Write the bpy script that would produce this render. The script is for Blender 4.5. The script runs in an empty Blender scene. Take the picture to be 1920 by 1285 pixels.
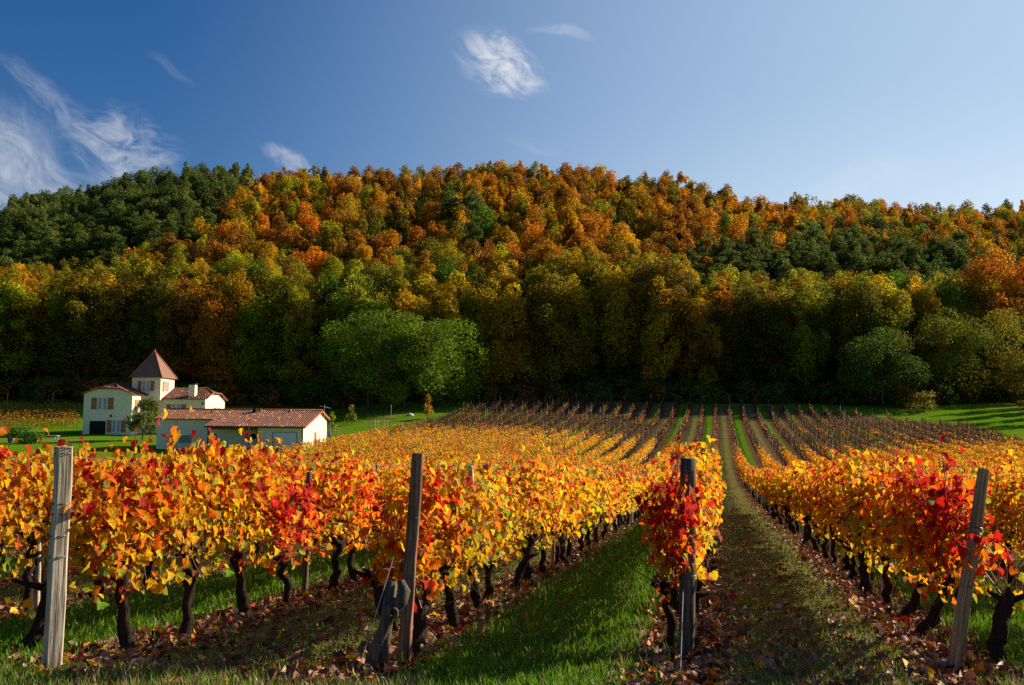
import bpy, math, random
import numpy as np
from mathutils import Matrix, Vector
R_ = math.radians
sc = bpy.context.scene
COL = sc.collection
# ------------------------------------------------------------------ camera, sky, sun, exposure
F = 1900.0
PITCH, ROLL = R_(5.1), R_(0.6)
CAM = np.array([0, 0, 1.7])
cp, sp = math.cos(PITCH), math.sin(PITCH)
fwd = np.array([0, cp, sp]); up0 = np.array([0, -sp, cp]); rt0 = np.array([1., 0, 0])
c_, s_ = math.cos(ROLL), math.sin(ROLL)
rt = c_ * rt0 + s_ * up0; up = -s_ * rt0 + c_ * up0
cd = bpy.data.cameras.new("camera"); cam = bpy.data.objects.new("camera", cd); COL.objects.link(cam)
cd.sensor_width = 36; cd.lens = 36 * F / 1920; cd.clip_start = .05; cd.clip_end = 6000
cam.matrix_world = Matrix(((rt[0], up[0], -fwd[0], 0), (rt[1], up[1], -fwd[1], 0), (rt[2], up[2], -fwd[2], CAM[2]), (0, 0, 0, 1)))
sc.camera = cam
SUN_EL, SUN_AZ = 26.0, 29.0          # elevation; azimuth beyond the camera's right-hand side
S = Vector((math.cos(R_(SUN_AZ)) * math.cos(R_(SUN_EL)), math.sin(R_(SUN_AZ)) * math.cos(R_(SUN_EL)), math.sin(R_(SUN_EL))))
sc.view_settings.view_transform = 'Standard'; sc.view_settings.look = 'None'
sc.view_settings.gamma = 1; sc.view_settings.exposure = 0.85
ld = bpy.data.lights.new("sun", 'SUN'); lo = bpy.data.objects.new("sun", ld); COL.objects.link(lo)
ld.energy = 5.0; ld.angle = R_(.5); ld.color = (1, .86, .64)
lo.rotation_euler = S.to_track_quat('Z', 'Y').to_euler()
lo.location = (60, 20, 60)
sc.cycles.max_bounces = 5; sc.cycles.diffuse_bounces = 3; sc.cycles.transmission_bounces = 4; sc.cycles.caustics_reflective = False; sc.cycles.caustics_refractive = False
sc.cycles.use_denoising = False

def proj(p):
    d = np.asarray(p, float) - CAM; z = d @ fwd
    return 960 + F * (d @ rt) / z, 642.5 - F * (d @ up) / z
def ray(px, py): return fwd + rt * (px - 960) / F - up * (py - 642.5) / F
def at(px, py, Y):
    r = ray(px, py); return CAM + r * (Y / r[1])

class NT:
    """small helper for node trees"""
    def __init__(s, nt): s.nt = nt; nt.nodes.clear()
    def n(s, t, **k):
        x = s.nt.nodes.new(t)
        for a, b in k.items(): setattr(x, a, b)
        return x
    def set(s, sock, v):
        if hasattr(v, 'links'): s.nt.links.new(v, sock)
        elif v is not None: sock.default_value = (*v, 1) if (isinstance(v, tuple) and len(v) == 3 and sock.type == 'RGBA') else v
    def m(s, op, a, b=None, c=None, clamp=False):
        x = s.n('ShaderNodeMath', operation=op, use_clamp=clamp)
        s.set(x.inputs[0], a); s.set(x.inputs[1], b) if b is not None else 0
        if c is not None: s.set(x.inputs[2], c)
        return x.outputs[0]
    def vm(s, op, a, b=None):
        x = s.n('ShaderNodeVectorMath', operation=op); s.set(x.inputs[0], a)
        if b is not None: s.set(x.inputs[1], b)
        return x.outputs['Value'] if op in ('DOT_PRODUCT', 'LENGTH') else x.outputs[0]
    def mix(s, f, a, b, bt='MIX'):
        x = s.n('ShaderNodeMix', data_type='RGBA', blend_type=bt)
        s.set(x.inputs[0], f); s.set(x.inputs[6], a); s.set(x.inputs[7], b); return x.outputs[2]
    def ss(s, v, a, b):
        x = s.n('ShaderNodeMapRange', interpolation_type='SMOOTHSTEP'); s.set(x.inputs[0], v)
        x.inputs[1].default_value = a; x.inputs[2].default_value = b; return x.outputs[0]
    def noise(s, v, sc_, det=3, rough=.55, dist=0, out=0):
        x = s.n('ShaderNodeTexNoise'); s.set(x.inputs['Vector'], v); x.inputs['Scale'].default_value = sc_
        x.inputs['Detail'].default_value = det; x.inputs['Roughness'].default_value = rough; x.inputs['Distortion'].default_value = dist
        return x.outputs[out]
    def combine(s, x, y, z):
        k = s.n('ShaderNodeCombineXYZ'); s.set(k.inputs[0], x); s.set(k.inputs[1], y); s.set(k.inputs[2], z); return k.outputs[0]

w = bpy.data.worlds.new("World"); sc.world = w; w.use_nodes = True
t = NT(w.node_tree)
sky = t.n('ShaderNodeTexSky', sky_type='NISHITA', sun_disc=False)
sky.sun_elevation = R_(SUN_EL); sky.sun_rotation = R_(90 - SUN_AZ); sky.altitude = 200
sky.air_density = 1.0; sky.dust_density = 1.2; sky.ozone_density = 3.6
dirv = t.vm('NORMALIZE', t.n('ShaderNodeTexCoord').outputs['Generated'])
skyc = sky.outputs[0]
hs = t.n('ShaderNodeHueSaturation'); hs.inputs['Saturation'].default_value = 1.34; hs.inputs['Hue'].default_value = .508; hs.inputs['Value'].default_value = 1; t.set(hs.inputs['Color'], skyc); skyc = hs.outputs[0]
# wispy clouds fixed in the sky: (px, py) gives the compass direction each one stands in
CL = [  # px, py, half width, half height (sky degrees*F), tilt, strength, noise scale, lo, hi
    (930, 112, 98, 56, 30, .85, 22, .44, .68),
    (1065, 72, 75, 14, 8, .30, 26, .35, .75),
    (225, 275, 125, 72, 12, .52, 15, .44, .78),
    (30, 352, 170, 60, 20, .52, 12, .34, .80),
    (75, 212, 150, 40, 30, .22, 12, .40, .78),
    (30, 275, 110, 95, 70, .20, 9, .30, .70),
    (550, 308, 85, 24, 30, .45, 22, .42, .76),
    (325, 138, 48, 13, 25, .08, 26, .35, .7),
    (1640, 345, 190, 45, 8, .18, 9, .30, .8),
    (1000, 265, 70, 22, 10, .10, 16, .35, .8),
]
total = None
for i, (px, py, a, b, tilt, st, ns, l0, h0) in enumerate(CL):
    d = ray(px, py); d /= np.linalg.norm(d)
    e1 = np.cross(d, [0, 0, 1.]); e1 /= np.linalg.norm(e1); e2 = np.cross(e1, d)
    ct, st_ = math.cos(R_(tilt)), math.sin(R_(tilt))
    f1 = e1 * ct - e2 * st_; f2 = e1 * st_ + e2 * ct
    wn = t.n('ShaderNodeTexNoise'); t.set(wn.inputs['Vector'], dirv); wn.inputs['Scale'].default_value = ns * .45; wn.inputs['Detail'].default_value = 2
    wv = t.vm('SUBTRACT', wn.outputs['Color'], (.5, .5, .5))
    x = t.n('ShaderNodeVectorMath', operation='SCALE'); t.set(x.inputs[0], wv); x.inputs['Scale'].default_value = 1.5 * a / F
    q = t.vm('ADD', dirv, x.outputs[0])
    u = t.m('DIVIDE', t.vm('DOT_PRODUCT', q, tuple(f1)), a / F); v = t.m('DIVIDE', t.vm('DOT_PRODUCT', q, tuple(f2)), b / F)
    r2 = t.m('ADD', t.m('MULTIPLY', u, u), t.m('MULTIPLY', v, v))
    front = t.m('GREATER_THAN', t.vm('DOT_PRODUCT', dirv, tuple(d)), .5)
    mask = t.m('MULTIPLY', t.ss(r2, 1.0, .0), front)
    nz = t.noise(t.combine(t.m('MULTIPLY', u, a / 52.), t.m('MULTIPLY', v, b / 20.), float(i) * 7.3), 1.25, 8, .62, .55)
    dens = t.m('MULTIPLY', t.ss(t.m('ADD', nz, t.m('MULTIPLY', mask, .16)), l0 - .02, h0 + .16), mask)
    dens = t.m('MULTIPLY', dens, st * .8)
    total = dens if total is None else t.m('ADD', total, t.m('MULTIPLY', dens, t.m('SUBTRACT', 1.0, total)))
SKY_ST = .051
veil = t.m('MULTIPLY', t.ss(t.vm('DOT_PRODUCT', dirv, (math.cos(R_(SUN_AZ)), math.sin(R_(SUN_AZ)), 0.)), .12, .92), .80)   # thin high veil, thicker towards the sun
skyc = t.mix(veil, skyc, tuple(k / SKY_ST * .50 for k in (.60, .80, 1.0)))
zz = t.n('ShaderNodeSeparateXYZ'); t.set(zz.inputs[0], dirv)
hz_ = t.m('MULTIPLY', t.m('MULTIPLY', t.ss(t.vm('DOT_PRODUCT', dirv, (math.cos(R_(SUN_AZ)), math.sin(R_(SUN_AZ)), 0.)), .35, .9), t.ss(zz.outputs[2], .34, .10)), .6)
skyc = t.mix(hz_, skyc, tuple(k / SKY_ST * .62 for k in (.84, .94, 1.0)))
cl = t.mix(t.m('MINIMUM', total, 1.0), skyc, tuple(k / SKY_ST * .54 for k in (1.0, .97, .94)))
bg = t.n('ShaderNodeBackground'); t.set(bg.inputs[0], cl); bg.inputs[1].default_value = SKY_ST
out = t.n('ShaderNodeOutputWorld'); t.nt.links.new(bg.outputs[0], out.inputs[0])

# ------------------------------------------------------------------ materials
def mat(name, fn, rough=.8, spec=.3, bump=None, bstr=.3, bdist=.02):
    m = bpy.data.materials.new(name); m.use_nodes = True; t = NT(m.node_tree)
    bs = t.n('ShaderNodeBsdfPrincipled'); bs.inputs['Specular IOR Level'].default_value = spec
    r = fn(t)
    col, rr = r if isinstance(r, tuple) and len(r) == 2 else (r, rough)
    t.set(bs.inputs['Base Color'], col); t.set(bs.inputs['Roughness'], rr)
    if bump:
        b = t.n('ShaderNodeBump'); b.inputs['Strength'].default_value = bstr; b.inputs['Distance'].default_value = bdist
        t.set(b.inputs['Height'], bump(t)); t.nt.links.new(b.outputs[0], bs.inputs['Normal'])
    o = t.n('ShaderNodeOutputMaterial'); t.nt.links.new(bs.outputs[0], o.inputs[0]); return m
def obc(t): return t.n('ShaderNodeTexCoord').outputs['Object']
def wpos(t): return t.n('ShaderNodeNewGeometry').outputs['Position']
def plain(name, c, var=.25, scale=6, rough=.8, spec=.3, **k):
    return mat(name, lambda t: t.mix(t.noise(obc(t), scale, 4), tuple(x * (1 - var) for x in c), tuple(min(x * (1 + var), .95) for x in c)), rough, spec, **k)

def leaf_material(name, transl=.42, mott=.35, mscale=30, rough=.5, spec=.35):
    m = bpy.data.materials.new(name); m.use_nodes = True; t = NT(m.node_tree)
    bmp = t.n('ShaderNodeBump'); bmp.inputs['Strength'].default_value = .9; bmp.inputs['Distance'].default_value = .012; t.set(bmp.inputs['Height'], t.noise(obc(t), mscale * 1.6, 2))
    at_ = t.n('ShaderNodeAttribute', attribute_name='col'); oi = t.n('ShaderNodeObjectInfo')
    c = t.mix(1., at_.outputs['Color'], oi.outputs['Color'], 'MULTIPLY')
    nz = t.noise(obc(t), mscale, 2)
    c = t.mix(t.m('MULTIPLY', t.ss(nz, .42, .66), mott), c, t.mix(1., c, (.62, .40, .35), 'MULTIPLY'))
    bs = t.n('ShaderNodeBsdfPrincipled'); t.set(bs.inputs['Base Color'], c); bs.inputs['Roughness'].default_value = rough; bs.inputs['Specular IOR Level'].default_value = spec
    tr = t.n('ShaderNodeBsdfTranslucent'); t.set(tr.inputs[0], c)
    if mscale > 20: t.nt.links.new(bmp.outputs[0], bs.inputs['Normal']); t.nt.links.new(bmp.outputs[0], tr.inputs['Normal'])
    mx = t.n('ShaderNodeMixShader'); mx.inputs[0].default_value = transl
    t.nt.links.new(bs.outputs[0], mx.inputs[1]); t.nt.links.new(tr.outputs[0], mx.inputs[2])
    o = t.n('ShaderNodeOutputMaterial'); t.nt.links.new(mx.outputs[0], o.inputs[0]); return m
M = {}
M['vleaf'] = leaf_material('vine_leaf', .54, .35, 42, .6, .12)
M['tleaf'] = leaf_material('tree_leaf', .42, .2, 2, .7, .05)
M['gleaf'] = leaf_material('grass_blade', .35, .15, 8, .6, .2)
M['litter'] = leaf_material('fallen_leaf', .1, .3, 40, .6, .3)
M['bark_v'] = mat('vine_bark', lambda t: t.mix(t.noise(t.vm('MULTIPLY', obc(t), (40, 40, 9)), 1, 4), (.010, .007, .005), (.055, .038, .028)), .95, .05,
                  bump=lambda t: t.noise(t.vm('MULTIPLY', obc(t), (60, 60, 12)), 1, 4), bstr=.9, bdist=.02)
M['bark_t'] = mat('tree_bark', lambda t: t.mix(t.noise(t.vm('MULTIPLY', obc(t), (6, 6, 1)), 1, 4), (.03, .022, .016), (.12, .09, .065)), .9, .2)
M['cane'] = mat('vine_cane', lambda t: t.mix(t.noise(obc(t), 9, 3), (.10, .035, .018), (.24, .11, .055)), .6, .3)
def wood(name, a, b):
    return mat(name, lambda t: t.mix(t.ss(t.noise(t.vm('MULTIPLY', obc(t), (34, 34, 2.2)), 1, 5, .65, .4), .3, .72), a, b), .85, .2,
               bump=lambda t: t.noise(t.vm('MULTIPLY', obc(t), (60, 60, 3)), 1, 5), bstr=.8, bdist=.01)
M['wood_pale'] = wood('weathered_pale_wood', (.22, .17, .12), (.66, .55, .42))
M['wood_brown'] = wood('weathered_brown_wood', (.09, .045, .028), (.36, .19, .12))
M['wood_dark'] = wood('weathered_dark_wood', (.03, .024, .018), (.15, .12, .09))
M['wood_tan'] = wood('tan_wood', (.15, .085, .045), (.52, .33, .18))
M['wire'] = plain('rusty_wire', (.16, .12, .10), .4, 30, .5, .5)
M['wire_l'] = plain('galvanised_wire', (.42, .40, .38), .2, 30, .4, .5)
M['stucco'] = mat('cream_render', lambda t: t.mix(t.ss(t.noise(t.vm('MULTIPLY', obc(t), (2.2, 2.2, .35)), 1, 5), .56, .80), t.mix(t.noise(obc(t), 1.2, 5), (.92, .76, .50), (.96, .84, .60)), (.72, .58, .38)), .9, .15, bump=lambda t: t.noise(obc(t), 30, 3), bstr=.15)
def tile(t):
    p = obc(t); b = t.n('ShaderNodeTexVoronoi', voronoi_dimensions='3D'); t.set(b.inputs['Vector'], t.vm('MULTIPLY', p, (4.4, 5., 5.))); b.inputs['Scale'].default_value = 1
    h = t.n('ShaderNodeSeparateColor'); t.set(h.inputs[0], b.outputs['Color'])
    c = t.mix(h.outputs[0], (.10, .028, .012), (.28, .085, .034)); c = t.mix(t.ss(h.outputs[1], .92, .96), c, (.60, .36, .18)); return t.mix(t.ss(t.noise(p, 1.1, 4), .5, .8), c, (.13, .06, .045))  # rare pale specks paint sun glints into the tile colour
M['tile'] = mat('clay_tile', tile, .65, .4)
M['slate'] = mat('flat_clay_tile', lambda t: t.mix(t.noise(t.vm('MULTIPLY', obc(t), (5, 5, 9)), 1, 4), (.10, .045, .03), (.34, .17, .11)), .8, .3, bump=lambda t: t.noise(t.vm('MULTIPLY', obc(t), (6, 6, 14)), 1, 3), bstr=.5)
M['hip'] = plain('red_ridge_tile', (.38, .10, .045), .3, 5, .6)
M['shutter'] = plain('orange_wood_shutter', (.42, .16, .045), .2, 6, .6)
M['door_b'] = plain('dark_brown_door', (.10, .03, .018), .3, 5, .6)
M['white'] = plain('white_paint', (.78, .77, .73), .05, 3, .5)
M['glass'] = mat('window_glass', lambda t: (.16, .18, .2), .08, .8)
M['curtain'] = plain('window_curtain', (.62, .62, .62), .15, 8, .6)
M['dark'] = plain('dark_parts_and_shade', (.012, .012, .010), .3, 3, .9)  # near-black for dark fittings, also painted shade in the garage opening
M['beam'] = plain('brown_beam', (.16, .07, .035), .3, 6, .7)
M['metal'] = plain('grey_metal', (.35, .35, .34), .2, 8, .45, .5)
M['blue'] = plain('blue_fabric', (.03, .07, .30), .2, 8, .7)
M['rock'] = plain('pale_stone', (.50, .47, .42), .25, 9, .9)
M['potgreen'] = plain('dark_green_plant', (.02, .045, .012), .4, 20, .8)

# ------------------------------------------------------------------ mesh helpers
def link(o, parent=None):
    COL.objects.link(o)
    if parent is not None: o.parent = parent
    return o
def np_mesh(name, V, T, C=None, m=None, smooth=False, quads=False):
    V = np.asarray(V, np.float32); T = np.asarray(T, np.int32); k = T.shape[1]
    me = bpy.data.meshes.new(name)
    me.vertices.add(len(V)); me.vertices.foreach_set('co', V.ravel())
    me.loops.add(T.size); me.loops.foreach_set('vertex_index', T.ravel())
    me.polygons.add(len(T)); me.polygons.foreach_set('loop_start', np.arange(0, T.size, k, dtype=np.int32))
    me.polygons.foreach_set('loop_total', np.full(len(T), k, np.int32))
    if smooth: me.polygons.foreach_set('use_smooth', np.ones(len(T), bool))
    if C is not None:
        a = me.attributes.new('col', 'FLOAT_COLOR', 'POINT'); C = np.asarray(C, np.float32)
        a.data.foreach_set('color', np.concatenate([C, np.ones((len(C), 1), np.float32)], 1).ravel())
    me.update(calc_edges=True)
    if m: me.materials.append(m)
    return me
def ob(name, me, parent=None): return link(bpy.data.objects.new(name, me), parent)
def tag(o, label=None, cat=None, group=None, kind=None):
    for k, v in (('label', label), ('category', cat), ('group', group), ('kind', kind)):
        if v: o[k] = v
    return o
def empty(name, loc=(0, 0, 0), rz=0):
    o = bpy.data.objects.new(name, None); COL.objects.link(o); o.location = loc; o.rotation_euler = (0, 0, rz); o.empty_display_size = .1; return o

class MB:
    """gathers boxes, prisms and tubes into one mesh"""
    def __init__(s): s.v = []; s.f = []
    def add(s, V, Fc):
        n = len(s.v); s.v += [tuple(map(float, p)) for p in V]; s.f += [[i + n for i in f] for f in Fc]; return s
    def box(s, x0, x1, y0, y1, z0, z1):
        V = [(x, y, z) for z in (z0, z1) for y in (y0, y1) for x in (x0, x1)]
        return s.add(V, [[0, 2, 3, 1], [4, 5, 7, 6], [0, 1, 5, 4], [2, 6, 7, 3], [0, 4, 6, 2], [1, 3, 7, 5]])
    def prism(s, poly, axis, a0, a1):
        """poly: 2D outline; extruded along axis 0 (poly=(y,z)) or 1 (poly=(x,z))"""
        n = len(poly); V = []
        for a in (a0, a1):
            for p in poly: V.append((a, p[0], p[1]) if axis == 0 else (p[0], a, p[1]))
        return s.add(V, [list(range(n))[::-1], list(range(n, 2 * n))] + [[i, (i + 1) % n, n + (i + 1) % n, n + i] for i in range(n)])
    def tube(s, P, r, k=6, cap=True, seed=None, rough=0.):
        P = np.asarray(P, float); n = len(P); r = np.full(n, r) if np.isscalar(r) else np.asarray(r, float)
        rg = np.random.default_rng(seed); T = np.gradient(P, axis=0); T /= np.linalg.norm(T, axis=1)[:, None] + 1e-9
        ref = np.array([1., 0, 0]) if abs(T[0][0]) < .8 else np.array([0, 1., 0]); V = []
        for i in range(n):
            a = np.cross(T[i], ref); a /= np.linalg.norm(a) + 1e-9; b = np.cross(T[i], a); ref = b if False else ref
            for j in range(k):
                q = 2 * math.pi * j / k; rr = r[i] * (1 + (rg.uniform(-rough, rough) if rough else 0))
                V.append(P[i] + (a * math.cos(q) + b * math.sin(q)) * rr)
        Fc = [[i * k + j, i * k + (j + 1) % k, (i + 1) * k + (j + 1) % k, (i + 1) * k + j] for i in range(n - 1) for j in range(k)]
        if cap: Fc += [list(range(k))[::-1], list(range((n - 1) * k, n * k))]
        return s.add(V, Fc)
    def mesh(s, name, m, smooth=False, bevel=0):
        me = bpy.data.meshes.new(name); me.from_pydata(s.v, [], s.f); me.update()
        if smooth: me.polygons.foreach_set('use_smooth', np.ones(len(me.polygons), bool))
        if m: me.materials.append(m)
        return me
    def build(s, name, m, parent=None, smooth=False, bevel=0):
        o = ob(name, s.mesh(name, m, smooth), parent)
        if bevel:
            b = o.modifiers.new('bevel', 'BEVEL'); b.width = bevel; b.segments = 2; b.limit_method = 'ANGLE'
        return o

def norm(a): return a / (np.linalg.norm(a, axis=-1, keepdims=True) + 1e-9)
def leaf_template(seed, lod):
    """grape leaf: five-lobed blade, stalk end at origin, tip towards -x ... lies in xy, folded and curled in z. rim flag in 3rd return"""
    rg = np.random.default_rng(seed)
    if lod == 0:
        ang = np.radians([14, 40, 62, 88, 112, 140, 180, 220, 248, 272, 298, 320, 346]); rad = np.array([.40, .55, .47, .60, .50, .56, .66, .56, .50, .60, .47, .55, .40])
    elif lod == 1: ang = np.radians([25, 80, 130, 180, 230, 280, 335]); rad = np.array([.5, .56, .5, .66, .5, .56, .5])
    else: ang = np.radians([50, 180, 310]); rad = np.array([.62, .66, .62])
    x = -np.cos(ang) * rad; y = np.sin(ang) * rad
    V = np.stack([x, y, np.zeros_like(x)], 1) + rg.normal(0, .035, (len(x), 3))
    fold = rg.uniform(.1, .75); curl = rg.uniform(-.7, 1.0)
    V[:, 2] += np.abs(V[:, 1]) * fold - curl * V[:, 0] ** 2
    V = np.concatenate([[[0, 0, 0]], V]); V[:, 0] += .40
    n = len(ang)
    T = [[0, i + 1, (i + 1) % n + 1] for i in range(n)] if lod < 2 else [[1, 2, 3]]
    if lod == 2: V = V[1:]; T = [[0, 1, 2]]
    rim = np.ones(len(V)); rim[0] = 0
    return V, np.array(T), rim
def place_leaves(P, tip, nrm, size, col, templates, rg, rimcol=None):
    """stamp leaf templates: P (n,3), tip direction, normal, size (n), colours (n,3)"""
    nrm = norm(nrm); tip = norm(tip - nrm * (tip * nrm).sum(1, keepdims=True)); sd = np.cross(nrm, tip)
    Vs, Ts, Cs, off = [], [], [], 0; pick = rg.integers(0, len(templates), len(P))
    for k, (V, T, rim) in enumerate(templates):
        ix = np.where(pick == k)[0]
        if not len(ix): continue
        w = P[ix][:, None] + size[ix][:, None, None] * (V[None, :, 0:1] * tip[ix][:, None] + V[None, :, 1:2] * sd[ix][:, None] + V[None, :, 2:3] * nrm[ix][:, None])
        n, kk = len(ix), len(V)
        Vs.append(w.reshape(-1, 3)); Ts.append((T[None] + (np.arange(n) * kk)[:, None, None]).reshape(-1, 3) + off); off += n * kk
        c = np.repeat(col[ix][:, None], kk, 1)
        if rimcol is not None: c = c * (1 - .6 * rim[None, :, None]) + rimcol[ix][:, None] * .6 * rim[None, :, None]
        Cs.append(c.reshape(-1, 3))
    return np.concatenate(Vs), np.concatenate(Ts), np.concatenate(Cs)
TPL = {l: [leaf_template(10 * l + i, l) for i in range(6)] for l in (0, 1, 2)}
# irregular card used for tree foliage
def card_t(seed):
    rg = np.random.default_rng(seed)
    V = np.array([[-.5, 0, 0], [0, -.38, .12], [.5, .05, 0], [.05, .4, -.1]]) + rg.normal(0, .09, (4, 3))
    return V, np.array([[0, 1, 2], [0, 2, 3]]), np.ones(4)
CARD = [card_t(i) for i in range(5)]
BLADE = []
for i in range(5):
    rg = np.random.default_rng(90 + i); b = rg.uniform(.1, .55)
    BLADE.append((np.array([[0, -.06, 0], [0, .06, 0], [.55, -.045, b * .3], [.55, .045, b * .3], [1, 0, b]]), np.array([[0, 1, 3], [0, 3, 2], [2, 3, 4]]), np.array([0, 0, .5, .5, 1])))

# ------------------------------------------------------------------ lie of the land
TH = R_(11.5); RD = np.array([math.sin(TH), math.cos(TH)]); ND = np.array([math.cos(TH), -math.sin(TH)])
SP = 2.04
def rowL(i): return 1.72 + SP * (i - 3)
HY = np.array([-1500, -60, 0, 7, 30, 50, 66, 83, 107, 125, 142, 165, 180], float)
HH = np.array([1.3, 1.3, 1.38, 1.65, 2.5, 3.12, 3.35, 3.05, 1.5, .15, -1.2, -4.7, -6.6], float)
_yy = np.linspace(-60, 180, 481); _hh = np.interp(_yy, HY, HH)
_hh = np.convolve(np.pad(_hh, 10, 'edge'), np.hanning(21) / np.hanning(21).sum(), 'valid')
RX = np.array([-2000, -300, 0, 60, 150, 230, 330, 440, 500, 620, 780, 880, 1000, 1100, 1200, 1270, 1400, 1500, 1600, 1680, 1780, 1850, 1920, 2300, 4000], float)
RY = np.array([520, 440, 400, 385, 375, 345, 330, 320, 335, 325, 325, 310, 312, 318, 335, 330, 365, 372, 370, 385, 378, 385, 380, 360, 420], float)
def sstep(x, a, b):
    q = np.clip((x - a) / (b - a), 0, 1); return q * q * (3 - 2 * q)
def ground(x, y):
    x = np.asarray(x, float); y = np.asarray(y, float)
    h = np.interp(y, _yy, _hh)
    left = sstep(-x, 14, 32) * sstep(y, 75, 105)
    z = 1.7 - h - left * .95 * (1 - sstep(y, 160, 185))
    px = 960 + F * x / np.maximum(y, 60)
    zr = 1.7 + (811 - np.interp(px, RX, RY)) / F * 350 - 12.5
    q = np.clip((y - 178) / 172, 0, 1)
    hill = 8.3 + (zr - 8.3) * (.80 * q + .20 * (1 - (1 - q) ** 2)) + 2.5 * sstep(y, 178, 188) * (px > 0)
    z = np.where(y > 178, hill, z)
    z = z - np.clip(y - 350, 0, 150) * .12 - np.clip(y - 500, 0, 1e5) * .02
    z = z + .03 * np.sin(x * .7 + y * .31) * np.sin(y * .53 - x * .2) * (np.abs(y) < 200)
    return z
def g1(x, y): return float(ground(x, y))
def LT(L, tt): return np.array([L * ND[0] + tt * RD[0], L * ND[1] + tt * RD[1]])
def row_end(L):                 # t where each row stops on the far side
    y = 166. if L < 6 else 166 - (L - 6) * 1.0
    y = min(max(y, 138), 166)
    return (y + L * ND[1] * -1 * -1) / RD[1] if False else (y - L * ND[1]) / RD[1]

gx = np.concatenate([-np.geomspace(1800, 90, 26), np.linspace(-88, -12, 60), np.linspace(-11, 11, 90), np.linspace(12, 88, 60), np.geomspace(90, 1800, 26)])
gy = np.concatenate([-np.geomspace(600, 6, 16), np.linspace(-5, 30, 120), np.linspace(30.6, 200, 170), np.linspace(202, 520, 90), np.geomspace(540, 3000, 20)])
X, Y = np.meshgrid(gx, gy); Z = ground(X, Y)
nx, ny = len(gx), len(gy); idx = np.arange(nx * ny).reshape(ny, nx)
Q = np.stack([idx[:-1, :-1], idx[:-1, 1:], idx[1:, 1:], idx[1:, :-1]], -1).reshape(-1, 4)
def ground_col(t):
    p = wpos(t); L = t.vm('DOT_PRODUCT', p, (ND[0], ND[1], 0.)); sx = t.n('ShaderNodeSeparateXYZ'); t.set(sx.inputs[0], p); y = sx.outputs[1]
    n1 = t.noise(p, .9, 4); n2 = t.noise(p, 7, 4); n3 = t.noise(p, 45, 3); nl = t.noise(p, .12, 3)
    u = t.m('ADD', t.m('DIVIDE', t.m('SUBTRACT', L, 1.72), SP), 103.)
    u = t.m('ADD', u, t.m('MULTIPLY', t.m('SUBTRACT', n1, .5), .12))
    fr = t.m('FRACT', u); ce = t.m('ABSOLUTE', t.m('SUBTRACT', fr, .5))     # .5 at a row, 0 mid-aisle
    par = t.m('GREATER_THAN', t.m('FRACT', t.m('MULTIPLY', t.m('FLOOR', u), .5)), .25)
    green = t.mix(n3, (.045, .11, .005), (.12, .25, .012)); dry = t.mix(n3, (.075, .06, .022), (.26, .19, .075))
    dry = t.mix(t.m('MULTIPLY', t.ss(n2, .47, .62), .75), dry, green)
    aisle = t.mix(par, dry, green); aisle = t.mix(t.ss(t.noise(p, .5, 3), .55, .72), aisle, dry)
    soil = t.mix(n3, (.045, .026, .013), (.22, .12, .06))
    band = t.ss(t.m('ADD', ce, t.m('MULTIPLY', t.ss(y, 45., 95.), .11)), .28, .40); vine = t.mix(band, aisle, soil)
    inv = t.m('MULTIPLY', t.m('MULTIPLY', t.ss(L, -39.6, -39.1), t.ss(L, 34.5, 33.9)), t.m('MULTIPLY', t.ss(y, 5.4, 6.4), t.ss(t.m('ADD', y, t.m('MULTIPLY', t.m('MAXIMUM', t.m('SUBTRACT', L, 6.), 0.), .8)), 169., 167.)))
    lawn = t.mix(n1, (.085, .19, .006), (.17, .29, .010)); lawn = t.mix(t.m('MULTIPLY', n3, .5), lawn, (.04, .10, .01)); lawn = t.mix(t.ss(nl, .48, .72), lawn, (.17, .19, .03)); lawn = t.mix(t.m('MULTIPLY', t.ss(n2, .5, .7), .6), lawn, (.05, .10, .01))
    head = t.mix(t.ss(n1, .35, .65), t.mix(n3, (.10, .085, .035), (.24, .19, .09)), green)
    base = t.mix(t.ss(y, 12., 20.), head, lawn)
    col = t.mix(inv, base, vine)
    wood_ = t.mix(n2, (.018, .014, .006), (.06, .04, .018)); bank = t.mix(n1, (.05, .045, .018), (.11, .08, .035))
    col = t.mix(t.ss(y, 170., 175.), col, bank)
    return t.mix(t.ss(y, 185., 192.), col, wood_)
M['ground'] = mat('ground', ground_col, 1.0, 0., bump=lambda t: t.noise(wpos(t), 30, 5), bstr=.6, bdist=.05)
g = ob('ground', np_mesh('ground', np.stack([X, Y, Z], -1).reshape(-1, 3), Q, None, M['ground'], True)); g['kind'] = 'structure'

# ------------------------------------------------------------------ words
ONES = 'first second third fourth fifth sixth seventh eighth ninth tenth eleventh twelfth thirteenth fourteenth fifteenth sixteenth seventeenth eighteenth nineteenth'.split()
TENS = {2: 'twent', 3: 'thirt', 4: 'fort', 5: 'fift', 6: 'sixt', 7: 'sevent', 8: 'eight', 9: 'ninet'}
def ordw(n):
    if n < 20: return ONES[n - 1]
    if n < 100: return TENS[n // 10] + ('ieth' if n % 10 == 0 else 'y-' + ONES[n % 10 - 1])
    return 'hundred-and-' + ordw(n - 100) if n > 100 else 'hundredth'
def rowname(i):
    if 0 <= i <= 3: return ('row behind the pale end post', 'row behind the brown end post', 'row behind the red-crowned dark post', 'row behind the leaning end post')[i]
    if i < 0: return f'{ordw(-i)} row left of the pale end post'
    return f'{ordw(i - 3)} row right of the leaning end post'
rng = np.random.default_rng(7); random.seed(7)
HANG = math.atan2(RD[1], RD[0])           # heading of the rows

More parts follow.
